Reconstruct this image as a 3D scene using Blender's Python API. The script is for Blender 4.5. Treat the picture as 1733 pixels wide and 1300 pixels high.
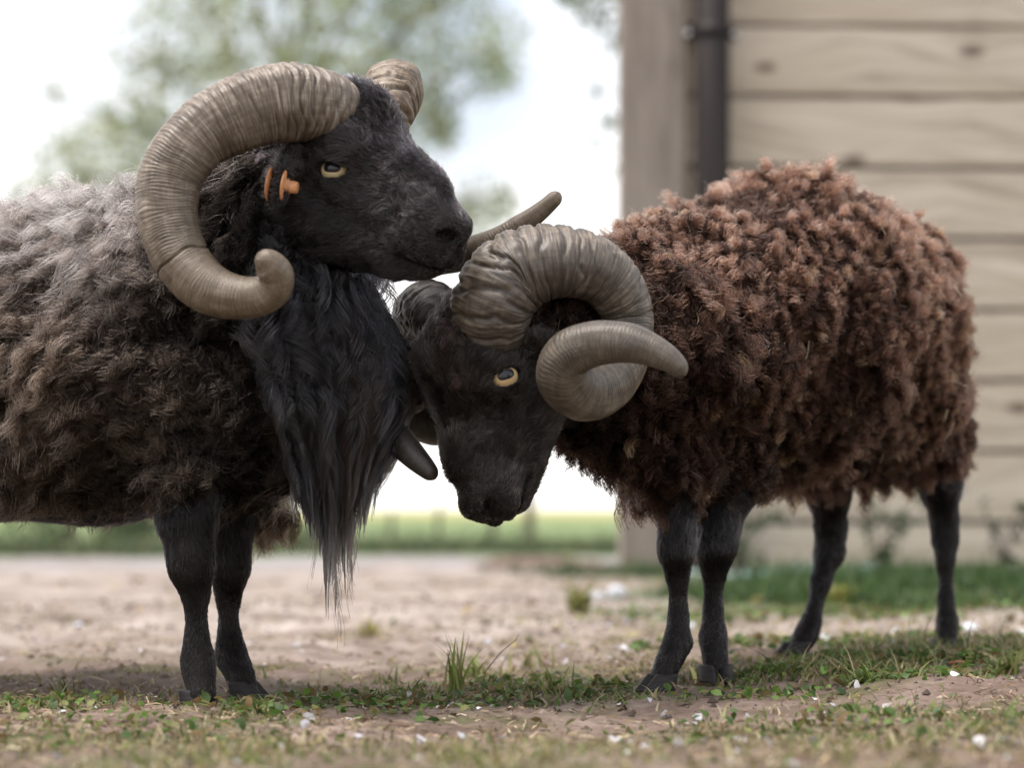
import bpy, math
import numpy as np
from mathutils import Matrix, Vector

for _o in list(bpy.data.objects):
    bpy.data.objects.remove(_o, do_unlink=True)
scene = bpy.context.scene
COL = scene.collection
rng = np.random.default_rng(7)
R_ = math.radians

# ------------------------------------------------------------------ camera
FPX = 4092.0          # focal length in photo pixels (photo 1733 px wide)
CAMH = 0.195          # eye height above the ground
HORY = 860.0          # horizon row in the photo
cam_d = bpy.data.cameras.new('camera')
cam = bpy.data.objects.new('camera', cam_d)
COL.objects.link(cam)
cam.location = (0, 0, CAMH)
cam.rotation_euler = (R_(90), 0, 0)
cam_d.sensor_width = 36.0
cam_d.lens = 36.0 * FPX / 1733.0
cam_d.shift_y = (HORY - 650.0) / 1733.0
cam_d.clip_start = 0.05
cam_d.clip_end = 3000
cam_d.dof.use_dof = True
cam_d.dof.focus_distance = 2.40
cam_d.dof.aperture_fstop = 3.7
scene.camera = cam
scene.render.resolution_x, scene.render.resolution_y = 1024, 769

# ------------------------------------------------------------------ world, sun, exposure
SUN_EL, SUN_AZ = R_(70), R_(-110)      # azimuth measured from +Y towards +X (veiled sun high up, behind the camera's left shoulder)
world = bpy.data.worlds.new('World')
scene.world = world
world.use_nodes = True
wn = world.node_tree
wn.nodes.clear()
w_out = wn.nodes.new('ShaderNodeOutputWorld')
w_bg = wn.nodes.new('ShaderNodeBackground')
w_sky = wn.nodes.new('ShaderNodeTexSky')
w_sky.sky_type = 'NISHITA'
w_sky.sun_disc = False
w_sky.sun_elevation = SUN_EL
w_sky.sun_rotation = SUN_AZ
w_sky.air_density = 0.8
w_sky.dust_density = 5.0
w_sky.ozone_density = 1.0
w_bg.inputs['Strength'].default_value = 0.14
# thin bright cloud over the blue: nearly white low down, more blue overhead
w_tc = wn.nodes.new('ShaderNodeTexCoord')
w_sep = wn.nodes.new('ShaderNodeSeparateXYZ')
wn.links.new(w_tc.outputs['Generated'], w_sep.inputs[0])
w_nz = wn.nodes.new('ShaderNodeTexNoise')
w_nz.inputs['Scale'].default_value = 2.2
w_nz.inputs['Detail'].default_value = 5
wn.links.new(w_tc.outputs['Generated'], w_nz.inputs['Vector'])
w_m1 = wn.nodes.new('ShaderNodeMath')
w_m1.operation = 'MULTIPLY_ADD'
wn.links.new(w_sep.outputs[2], w_m1.inputs[0])
w_m1.inputs[1].default_value = -0.62
wn.links.new(w_nz.outputs[0], w_m1.inputs[2])
w_mr = wn.nodes.new('ShaderNodeMapRange')
w_mr.interpolation_type = 'SMOOTHSTEP'
# a ragged blue opening in the cloud beyond the tree
w_vs = wn.nodes.new('ShaderNodeVectorMath')
w_vs.operation = 'DISTANCE'
wn.links.new(w_tc.outputs['Generated'], w_vs.inputs[0])
w_vs.inputs[1].default_value = (-0.088, 0.98, 0.180)
w_n2 = wn.nodes.new('ShaderNodeTexNoise')
w_n2.inputs['Scale'].default_value = 14.0
w_n2.inputs['Detail'].default_value = 5
wn.links.new(w_tc.outputs['Generated'], w_n2.inputs['Vector'])
w_ad = wn.nodes.new('ShaderNodeMath')
w_ad.operation = 'MULTIPLY_ADD'
wn.links.new(w_n2.outputs[0], w_ad.inputs[0])
w_ad.inputs[1].default_value = -0.16
wn.links.new(w_vs.outputs['Value'], w_ad.inputs[2])
w_gap = wn.nodes.new('ShaderNodeMapRange')
w_gap.interpolation_type = 'SMOOTHSTEP'
wn.links.new(w_ad.outputs[0], w_gap.inputs[0])
w_gap.inputs[1].default_value = -0.02
w_gap.inputs[2].default_value = 0.075
w_gap.inputs[3].default_value = 0.27
w_gap.inputs[4].default_value = 0.0
w_m2 = wn.nodes.new('ShaderNodeMath')
w_m2.operation = 'SUBTRACT'
wn.links.new(w_m1.outputs[0], w_m2.inputs[0])
wn.links.new(w_gap.outputs[0], w_m2.inputs[1])
wn.links.new(w_m2.outputs[0], w_mr.inputs[0])
w_mr.inputs[1].default_value = -0.15
w_mr.inputs[2].default_value = 0.38
w_mr.inputs[3].default_value = 0.12
w_mr.inputs[4].default_value = 1.0
w_mix = wn.nodes.new('ShaderNodeMix')
w_mix.data_type = 'RGBA'
wn.links.new(w_mr.outputs[0], w_mix.inputs[0])
wn.links.new(w_sky.outputs[0], w_mix.inputs[6])
w_mix.inputs[7].default_value = (5.75, 5.65, 5.5, 1)
wn.links.new(w_mix.outputs[2], w_bg.inputs[0])
wn.links.new(w_bg.outputs[0], w_out.inputs[0])
sun_d = bpy.data.lights.new('sun', 'SUN')
sun_d.energy = 1.5
sun_d.angle = R_(22)
sun_d.color = (1.0, 0.95, 0.89)
sun = bpy.data.objects.new('sun', sun_d)
COL.objects.link(sun)
sv = Vector((math.sin(SUN_AZ) * math.cos(SUN_EL), math.cos(SUN_AZ) * math.cos(SUN_EL), math.sin(SUN_EL)))
sun.rotation_euler = sv.to_track_quat('Z', 'Y').to_euler()
scene.view_settings.view_transform = 'Standard'
scene.view_settings.look = 'None'
scene.view_settings.exposure = 1.08
scene.view_settings.gamma = 1.0
scene.view_settings.use_curve_mapping = False
scene.render.engine = 'CYCLES'
cy = scene.cycles
cy.max_bounces = 8
cy.diffuse_bounces = 3
cy.glossy_bounces = 3
cy.transmission_bounces = 4
cy.transparent_max_bounces = 8
cy.use_denoising = True
try:
    scene.cycles_curves.shape = 'RIBBONS'
    scene.cycles_curves.subdivisions = 2
except Exception:
    pass


# ------------------------------------------------------------------ small helpers
def W(px, py, d):
    """photo pixel and distance -> a point of the place"""
    return np.array([(px - 866.5) * d / FPX, d, CAMH + (HORY - py) * d / FPX])


def unit(v):
    v = np.asarray(v, float)
    return v / np.maximum(np.linalg.norm(v, axis=-1, keepdims=True), 1e-9)


def srgb(r, g, b):
    f = lambda c: (c / 255 / 12.92) if c / 255 <= 0.04045 else ((c / 255 + 0.055) / 1.055) ** 2.4
    return (f(r), f(g), f(b), 1.0)


_tab = np.random.default_rng(3).random((64, 64, 64)).astype(np.float32)


def noise(p, s, off=0.0):
    """smooth value noise in -1..1 at points p (n,3), frequency s"""
    q = np.asarray(p, np.float64) * s + off + 1000.0
    i = np.floor(q).astype(np.int64)
    f = (q - i).astype(np.float32)
    f = f * f * (3 - 2 * f)
    i0 = i & 63
    i1 = (i + 1) & 63
    x0, y0, z0 = i0[..., 0], i0[..., 1], i0[..., 2]
    x1, y1, z1 = i1[..., 0], i1[..., 1], i1[..., 2]
    fx, fy, fz = f[..., 0], f[..., 1], f[..., 2]
    a = _tab[x0, y0, z0] * (1 - fx) + _tab[x1, y0, z0] * fx
    b = _tab[x0, y1, z0] * (1 - fx) + _tab[x1, y1, z0] * fx
    c = _tab[x0, y0, z1] * (1 - fx) + _tab[x1, y0, z1] * fx
    d = _tab[x0, y1, z1] * (1 - fx) + _tab[x1, y1, z1] * fx
    return ((a * (1 - fy) + b * fy) * (1 - fz) + (c * (1 - fy) + d * fy) * fz) * 2 - 1


def vnoise(p, s, off=0.0):
    return np.stack([noise(p, s, off), noise(p, s, off + 17.3), noise(p, s, off + 41.7)], -1)


def smooth(a, b, x):
    t = np.clip((x - a) / (b - a), 0, 1)
    return t * t * (3 - 2 * t)


def mesh_from(name, verts, faces, mat=None, parent=None, smooth_shade=True, attrs=None, mats=None, mat_idx=None):
    """faces: int array (n,3) or (n,4), or a list of arrays of those"""
    verts = np.asarray(verts, np.float32)
    if not isinstance(faces, (list, tuple)):
        faces = [faces]
    faces = [np.asarray(f, np.int32) for f in faces if len(f)]
    me = bpy.data.meshes.new(name)
    me.vertices.add(len(verts))
    me.vertices.foreach_set('co', verts.ravel())
    nl = sum(f.size for f in faces)
    nf = sum(len(f) for f in faces)
    me.loops.add(nl)
    me.loops.foreach_set('vertex_index', np.concatenate([f.ravel() for f in faces]))
    me.polygons.add(nf)
    tot = np.concatenate([np.full(len(f), f.shape[1], np.int32) for f in faces])
    st = np.concatenate([[0], np.cumsum(tot)[:-1]]).astype(np.int32)
    me.polygons.foreach_set('loop_start', st)
    me.polygons.foreach_set('loop_total', tot)
    me.polygons.foreach_set('use_smooth', np.full(nf, smooth_shade, dtype=bool))
    if mat_idx is not None:
        me.polygons.foreach_set('material_index', np.asarray(mat_idx, np.int32))
    me.update(calc_edges=True)
    for k, v in (attrs or {}).items():
        v = np.asarray(v, np.float32)
        if v.ndim == 1:
            at = me.attributes.new(k, 'FLOAT', 'POINT')
            at.data.foreach_set('value', v)
        else:
            at = me.attributes.new(k, 'FLOAT_VECTOR', 'POINT')
            at.data.foreach_set('vector', v.ravel())
    for m in (mats or ([mat] if mat else [])):
        me.materials.append(m)
    o = bpy.data.objects.new(name, me)
    COL.objects.link(o)
    if parent is not None:
        o.parent = parent
    return o


def tag(o, label=None, cat=None, group=None, kind=None):
    if label: o['label'] = label
    if cat: o['category'] = cat
    if group: o['group'] = group
    if kind: o['kind'] = kind
    return o


def empty(name, loc, label=None, cat=None, group=None):
    o = bpy.data.objects.new(name, None)
    o.empty_display_size = 0.1
    COL.objects.link(o)
    o.location = tuple(float(c) for c in loc)
    tag(o, label, cat, group)
    return o


class Mat:
    """tiny node builder"""
    def __init__(self, name):
        self.m = bpy.data.materials.new(name)
        self.m.use_nodes = True
        self.t = self.m.node_tree
        self.t.nodes.clear()
        self.out = self.n('OutputMaterial')

    def n(self, kind, **kw):
        nd = self.t.nodes.new('ShaderNode' + kind)
        for k, v in kw.items():
            if k.startswith('i_'):
                key = k[2:]
                key = int(key) if key.isdigit() else key.replace('_', ' ')
                self.set(nd.inputs[key], v)
            else:
                setattr(nd, k, v)
        return nd

    def set(self, sock, v):
        if isinstance(v, bpy.types.NodeSocket):
            self.t.links.new(v, sock)
        elif isinstance(v, bpy.types.Node):
            self.t.links.new(v.outputs[0], sock)
        else:
            sock.default_value = v

    def attr(self, name, out='Fac'):
        return self.n('Attribute', attribute_name=name).outputs[out]

    def obj(self):
        return self.n('TexCoord').outputs['Object']

    def geo(self):
        return self.n('NewGeometry').outputs['Position']

    def noise(self, vec, scale, detail=4, rough=0.55, dist=0.0):
        nd = self.n('TexNoise')
        self.set(nd.inputs['Vector'], vec)
        nd.inputs['Scale'].default_value = scale
        nd.inputs['Detail'].default_value = detail
        nd.inputs['Roughness'].default_value = rough
        nd.inputs['Distortion'].default_value = dist
        return nd.outputs[0]

    def ramp(self, fac, stops, interp='LINEAR'):
        nd = self.n('ValToRGB')
        self.set(nd.inputs[0], fac)
        cr = nd.color_ramp
        cr.interpolation = interp
        while len(cr.elements) < len(stops):
            cr.elements.new(0.5)
        for e, (p, c) in zip(cr.elements, stops):
            e.position = p
            e.color = c if len(c) == 4 else (*c, 1)
        return nd.outputs[0]

    def mix(self, fac, a, b, blend='MIX'):
        nd = self.n('Mix', data_type='RGBA', blend_type=blend)
        self.set(nd.inputs[0], fac)
        self.set(nd.inputs[6], a)
        self.set(nd.inputs[7], b)
        return nd.outputs[2]

    def math(self, op, a, b=0.0, clamp=False):
        nd = self.n('Math', operation=op, use_clamp=clamp)
        self.set(nd.inputs[0], a)
        self.set(nd.inputs[1], b)
        return nd.outputs[0]

    def mapping(self, vec, scale=(1, 1, 1), rot=(0, 0, 0), loc=(0, 0, 0)):
        nd = self.n('Mapping')
        self.set(nd.inputs['Vector'], vec)
        nd.inputs['Scale'].default_value = scale
        nd.inputs['Rotation'].default_value = rot
        nd.inputs['Location'].default_value = loc
        return nd.outputs[0]

    def bump(self, h, strength=0.3, dist=0.01):
        nd = self.n('Bump')
        self.set(nd.inputs['Height'], h)
        nd.inputs['Strength'].default_value = strength
        nd.inputs['Distance'].default_value = dist
        return nd.outputs[0]

    def principled(self, color, rough=0.6, normal=None, **kw):
        b = self.n('BsdfPrincipled')
        self.set(b.inputs['Base Color'], color)
        self.set(b.inputs['Roughness'], rough)
        if normal is not None:
            self.set(b.inputs['Normal'], normal)
        for k, v in kw.items():
            self.set(b.inputs[k.replace('_', ' ')], v)
        self.t.links.new(b.outputs[0], self.out.inputs['Surface'])
        return b


# ------------------------------------------------------------------ sculpting: a distance field and its surface
class Field:
    def __init__(self, xs, ys, zs):
        self.ax = [np.asarray(a, np.float32) for a in (xs, ys, zs)]
        self.D = np.full([len(a) for a in self.ax], 0.12, np.float32)

    def _box(self, lo, hi):
        sl, g = [], []
        for a, l, h in zip(self.ax, lo, hi):
            i0 = max(0, np.searchsorted(a, l) - 1)
            i1 = min(len(a), np.searchsorted(a, h) + 1)
            if i1 <= i0: return None, None
            sl.append(slice(i0, i1))
            g.append(a[i0:i1])
        X = g[0][:, None, None]
        Y = g[1][None, :, None]
        Z = g[2][None, None, :]
        return tuple(sl), (X, Y, Z)

    def _join(self, sl, d, k, sub):
        D = self.D[sl]
        if sub:
            h = np.clip(0.5 - 0.5 * (D + d) / k, 0, 1)
            self.D[sl] = D * (1 - h) - d * h + k * h * (1 - h)
        else:
            h = np.clip(0.5 + 0.5 * (D - d) / k, 0, 1)
            self.D[sl] = D * (1 - h) + d * h - k * h * (1 - h)

    def cone(self, a, b, ra, rb, k=0.02, sub=False):
        a, b = np.asarray(a, float), np.asarray(b, float)
        m = max(ra, rb) + k + 0.02
        sl, G = self._box(np.minimum(a, b) - m, np.maximum(a, b) + m)
        if sl is None: return
        ab = b - a
        L2 = max(float(ab @ ab), 1e-9)
        h = ((G[0] - a[0]) * ab[0] + (G[1] - a[1]) * ab[1] + (G[2] - a[2]) * ab[2]) / L2
        h = np.clip(h, 0, 1).astype(np.float32)
        d = np.sqrt((G[0] - a[0] - ab[0] * h) ** 2 + (G[1] - a[1] - ab[1] * h) ** 2 + (G[2] - a[2] - ab[2] * h) ** 2)
        d = d - (ra + (rb - ra) * h)
        self._join(sl, d.astype(np.float32), k, sub)

    def ell(self, c, r, axes=None, k=0.02, sub=False):
        c, r = np.asarray(c, float), np.asarray(r, float)
        A = np.eye(3) if axes is None else np.asarray(axes, float)
        m = np.max(r) + k + 0.02
        sl, G = self._box(c - m, c + m)
        if sl is None: return
        P = [G[i] - c[i] for i in range(3)]
        q0 = 0
        q1 = 0
        for i in range(3):
            t = (P[0] * A[0, i] + P[1] * A[1, i] + P[2] * A[2, i]) / r[i]
            q0 = q0 + t * t
            q1 = q1 + (t / r[i]) ** 2
        q0 = np.sqrt(q0)
        d = q0 * (q0 - 1) / np.maximum(np.sqrt(q1), 1e-6)
        self._join(sl, d.astype(np.float32), k, sub)

    def chain(self, pts, k=0.02):
        P = [(W(p[0], p[1], p[2]), p[3] * p[2] / FPX) for p in pts]
        for (a, ra), (b, rb) in zip(P[:-1], P[1:]):
            self.cone(a, b, ra, rb, k)

    def at(self, p):
        ii = []
        for k in range(3):
            a = self.ax[k]
            i = np.clip(np.searchsorted(a, p[..., k]), 1, len(a) - 1)
            i = np.where(p[..., k] - a[i - 1] < a[i] - p[..., k], i - 1, i)
            ii.append(i)
        return self.D[ii[0], ii[1], ii[2]]

    def grad(self, p, h=0.008):
        g = np.stack([self.at(p + np.eye(3)[k] * h) - self.at(p - np.eye(3)[k] * h) for k in range(3)], -1)
        return unit(g)

    def surface(self):
        D = self.D
        s = D < 0
        n = s.shape
        c = np.zeros([k - 1 for k in n], np.int8)
        offs = [(i, j, k) for i in (0, 1) for j in (0, 1) for k in (0, 1)]
        for (i, j, k) in offs:
            c += s[i:n[0] - 1 + i, j:n[1] - 1 + j, k:n[2] - 1 + k]
        act = (c > 0) & (c < 8)
        ijk = np.argwhere(act)
        idx = np.full(c.shape, -1, np.int32)
        idx[act] = np.arange(len(ijk))
        pos = np.zeros((len(ijk), 3))
        cnt = np.zeros(len(ijk))
        for a in offs:
            for ax in range(3):
                if a[ax] == 0:
                    b = list(a)
                    b[ax] = 1
                    ia = ijk + np.array(a)
                    ib = ijk + np.array(b)
                    da = D[ia[:, 0], ia[:, 1], ia[:, 2]]
                    db = D[ib[:, 0], ib[:, 1], ib[:, 2]]
                    m = (da < 0) != (db < 0)
                    t = np.where(m, da / np.where(m, da - db, 1), 0)
                    for k in range(3):
                        va = self.ax[k][ia[:, k]]
                        vb = self.ax[k][ib[:, k]]
                        pos[:, k] += np.where(m, va + t * (vb - va), 0)
                    cnt += m
        pos /= np.maximum(cnt, 1)[:, None]
        quads = []
        for ax in range(3):
            o1, o2 = [(1, 2), (2, 0), (0, 1)][ax]
            sa = [slice(None)] * 3
            sb = [slice(None)] * 3
            sa[ax] = slice(0, -1)
            sb[ax] = slice(1, None)
            ch = s[tuple(sa)] != s[tuple(sb)]
            e = np.argwhere(ch)
            e = e[(e[:, o1] > 0) & (e[:, o2] > 0) & (e[:, o1] < n[o1] - 1) & (e[:, o2] < n[o2] - 1)]
            ins = s[e[:, 0], e[:, 1], e[:, 2]]
            q = []
            for (d1, d2) in ((0, 0), (-1, 0), (-1, -1), (0, -1)):
                f = e.copy()
                f[:, o1] += d1
                f[:, o2] += d2
                q.append(idx[f[:, 0], f[:, 1], f[:, 2]])
            q = np.stack(q, 1)
            q[~ins] = q[~ins][:, ::-1]
            quads.append(q)
        q = np.concatenate(quads)
        q = q[(q >= 0).all(1)]
        # keep the outer orientation
        return pos, q


def vert_normals(v, q):
    nrm = np.cross(v[q[:, 2]] - v[q[:, 0]], v[q[:, 3]] - v[q[:, 1]])
    out = np.zeros_like(v)
    for k in range(4):
        for c in range(3):
            out[:, c] += np.bincount(q[:, k], nrm[:, c], minlength=len(v))
    return unit(out)


def relax(v, q, w, it=2):
    for _ in range(it):
        acc = np.zeros_like(v)
        cn = np.zeros(len(v))
        for k in range(4):
            a, b = q[:, k], q[:, (k + 1) % 4]
            for c in range(3):
                acc[:, c] += np.bincount(a, v[b, c], minlength=len(v)) + np.bincount(b, v[a, c], minlength=len(v))
            cn += np.bincount(a, minlength=len(v)) + np.bincount(b, minlength=len(v))
        v = v + (acc / np.maximum(cn, 1)[:, None] - v) * w
    return v


def axis(lo, hi, fine, step_f=0.0022, step_c=0.0055):
    """grid coordinates, fine inside the given interval"""
    a, b = fine
    parts = []
    if lo < a: parts.append(np.linspace(lo, a, max(2, int((a - lo) / step_c)), endpoint=False))
    parts.append(np.linspace(a, b, int((b - a) / step_f), endpoint=False))
    if hi > b: parts.append(np.linspace(b, hi, max(2, int((hi - b) / step_c))))
    return np.concatenate(parts)


def sample(v, q, nrm, n, weight=None, r=rng):
    """n points on the surface, density ~ weight per vertex"""
    t = np.concatenate([q[:, [0, 1, 2]], q[:, [0, 2, 3]]])
    A = np.linalg.norm(np.cross(v[t[:, 1]] - v[t[:, 0]], v[t[:, 2]] - v[t[:, 0]]), axis=1)
    if weight is not None:
        A = A * weight[t].mean(1)
    cs = np.cumsum(A)
    k = np.searchsorted(cs, r.random(n) * cs[-1])
    k = np.clip(k, 0, len(t) - 1)
    u, w = r.random(n), r.random(n)
    f = u + w > 1
    u[f], w[f] = 1 - u[f], 1 - w[f]
    a, b, c = v[t[k, 0]], v[t[k, 1]], v[t[k, 2]]
    p = a + (b - a) * u[:, None] + (c - a) * w[:, None]
    nn = unit(nrm[t[k, 0]] * (1 - u - w)[:, None] + nrm[t[k, 1]] * u[:, None] + nrm[t[k, 2]] * w[:, None])
    return p, nn


def thin(p, dist):
    """keep points at least dist apart (grid darts)"""
    cell = {}
    keep = []
    g = np.floor(p / dist).astype(int)
    d2 = dist * dist
    for i in range(len(p)):
        key = tuple(g[i])
        ok = True
        for dx in (-1, 0, 1):
            for dy in (-1, 0, 1):
                for dz in (-1, 0, 1):
                    for j in cell.get((key[0] + dx, key[1] + dy, key[2] + dz), ()):
                        w = p[i] - p[j]
                        if w @ w < d2:
                            ok = False
                            break
                    if not ok: break
                if not ok: break
            if not ok: break
        if ok:
            cell.setdefault(key, []).append(i)
            keep.append(i)
    return np.array(keep)


# ------------------------------------------------------------------ hair
def locks(roots, nrm, comb, L, K, R, P=9, lift=0.6, grav=0.0, curl_r=0.0, curl_n=1.0, clump=0.6, jit=0.002, r=rng, lenvar=0.35, bend=0.0, phase_smooth=None):
    n = len(roots)
    L = np.broadcast_to(np.asarray(L, float), (n,))
    R = np.broadcast_to(np.asarray(R, float), (n,))
    curl_r = np.broadcast_to(np.asarray(curl_r, float), (n,))
    curl_n = np.broadcast_to(np.asarray(curl_n, float), (n,))
    d = unit(nrm * (lift if np.isscalar(lift) else lift[:, None]) + comb)
    path = np.zeros((n, P, 3))
    dirs = np.zeros((n, P, 3))
    path[:, 0] = roots
    dirs[:, 0] = d
    g = np.array([0, 0, -1.0])
    gr = np.broadcast_to(np.asarray(grav, float), (n,))[:, None]
    for i in range(1, P):
        d = unit(d + (g * gr + comb * bend) / (P - 1))
        dirs[:, i] = d
        path[:, i] = path[:, i - 1] + d * (L / (P - 1))[:, None]
    e1 = unit(np.cross(dirs, nrm[:, None, :] + np.array([0.01, 0.02, 0.03])))
    e2 = np.cross(dirs, e1)
    t = np.linspace(0, 1, P)
    ph = r.random(n) * 6.283 if phase_smooth is None else phase_smooth
    sgn = np.where(r.random(n) < 0.5, -1, 1)
    ang = 6.283 * curl_n[:, None] * t[None] * sgn[:, None] + ph[:, None]
    rampc = np.minimum(1, t * 2.2)[None] * curl_r[:, None]
    path = path + (np.cos(ang) * rampc)[..., None] * e1 + (np.sin(ang) * rampc)[..., None] * e2
    # strands
    rad = np.sqrt(r.random((n, K))) * R[:, None]
    th = r.random((n, K)) * 6.283
    ox, oy = rad * np.cos(th), rad * np.sin(th)
    sc = 1 - lenvar * r.random((n, K))
    clp = 1 - clump * t ** 0.8
    pos = roots[:, None, None, :] + (path[:, None] - roots[:, None, None, :]) * sc[:, :, None, None]
    pos = pos + (ox[:, :, None] * clp)[..., None] * e1[:, None, :1] + (oy[:, :, None] * clp)[..., None] * e2[:, None, :1]
    if jit:
        j = r.normal(size=(n, K, P, 3)) * jit
        j[:, :, 0] = 0
        j = np.cumsum(j, 2) * 0.6
        pos = pos + j
    return pos.reshape(n * K, P, 3).astype(np.float32)


def fur(p, nrm, comb, L, P=5, lift=0.35, jit=0.15, curve=0.7, r=rng):
    n = len(p)
    tan = comb - (comb * nrm).sum(1, keepdims=True) * nrm
    tan = unit(tan)
    d = unit(nrm * (lift if np.isscalar(lift) else lift[:, None]) + tan + r.normal(size=(n, 3)) * jit)
    pos = np.zeros((n, P, 3), np.float32)
    pos[:, 0] = p
    Ls = np.broadcast_to(np.asarray(L, float), (n,)) * (0.6 + 0.6 * r.random(n))
    for i in range(1, P):
        pos[:, i] = pos[:, i - 1] + d * (Ls / (P - 1))[:, None]
        d = unit(d + (tan * curve - nrm * 0.25) / (P - 1) + r.normal(size=(n, 3)) * jit * 0.5)
    return pos


def curves_obj(name, sets, mat, parent, rad_root=0.0003, rad_tip=0.0001):
    """sets: list of (positions (n,P,3), root colour (n,3), tip colour (n,3), radius scale)"""
    cu = bpy.data.hair_curves.new(name)
    sizes = []
    for s in sets:
        sizes += [s[0].shape[1]] * s[0].shape[0]
    cu.add_curves(sizes)
    cu.attributes['position'].data.foreach_set('vector', np.concatenate([s[0].reshape(-1) for s in sets]).astype(np.float32))
    rr = []
    for s in sets:
        n, P = s[0].shape[:2]
        k = s[3] if len(s) > 3 else 1.0
        pr = rad_root + (rad_tip - rad_root) * np.linspace(0, 1, P) ** 1.5
        rr.append(np.broadcast_to(pr * k, (n, P)).reshape(-1))
    at = cu.attributes.get('radius') or cu.attributes.new('radius', 'FLOAT', 'POINT')
    at.data.foreach_set('value', np.concatenate(rr).astype(np.float32))
    for nm, j in (('root_col', 1), ('tip_col', 2)):
        at = cu.attributes.new(nm, 'FLOAT_VECTOR', 'CURVE')
        at.data.foreach_set('vector', np.concatenate([np.broadcast_to(s[j], (s[0].shape[0], 3)).reshape(-1) for s in sets]).astype(np.float32))
    cu.materials.append(mat)
    o = bpy.data.objects.new(name, cu)
    COL.objects.link(o)
    o.parent = parent
    return o


def jcol(n, base, var, r=rng, hue=0.12):
    base = np.asarray(base, float)
    k = np.exp(r.normal(size=(n, 1)) * var)
    return np.clip(base * k * (1 + r.normal(size=(n, 3)) * hue), 0.0005, 0.9)
Q = 1.0
# ------------------------------------------------------------------ materials of the animals
def hair_mat(name, rough=0.35, radial=0.6, spec_ior=1.42, coat=0.0, pw=0.9):
    M = Mat(name)
    hi = M.n('HairInfo')
    col = M.mix(M.math('POWER', hi.outputs['Intercept'], pw), M.attr('root_col', 'Color'), M.attr('tip_col', 'Color'))
    b = M.n('BsdfHairPrincipled')
    b.model = 'CHIANG'
    b.parametrization = 'COLOR'
    M.set(b.inputs['Color'], col)
    b.inputs['Roughness'].default_value = rough
    b.inputs['Radial Roughness'].default_value = radial
    b.inputs['Coat'].default_value = coat
    b.inputs['IOR'].default_value = spec_ior
    b.inputs['Random Roughness'].default_value = 0.2
    M.t.links.new(b.outputs[0], M.out.inputs['Surface'])
    return M.m


MAT_FUR = hair_mat('short_black_fur', 0.2, 0.35, 1.33)
MAT_WOOL = hair_mat('wool', 0.5, 0.7, 1.16, 0.0, 1.6)
MAT_MANE = hair_mat('long_black_hair', 0.15, 0.34, 1.37)


def skin_mat():
    M = Mat('dark_skin')
    n = M.noise(M.obj(), 60, 5)
    col = M.ramp(n, [(0.3, (0.006, 0.005, 0.005)), (0.7, (0.016, 0.013, 0.012))])
    f = M.noise(M.obj(), 380, 3, 0.6)
    M.principled(col, M.math('ADD', M.math('MULTIPLY', n, 0.25), 0.5), M.bump(f, 0.35, 0.0012), Specular_IOR_Level=0.10)
    return M.m


def wool_base_mat(name, a, b):
    M = Mat(name)
    n = M.noise(M.obj(), 90, 5, 0.7)
    M.principled(M.ramp(n, [(0.3, a), (0.75, b)]), 0.9, M.bump(n, 0.6, 0.004), Specular_IOR_Level=0.1)
    return M.m


MAT_SKIN = skin_mat()


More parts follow.
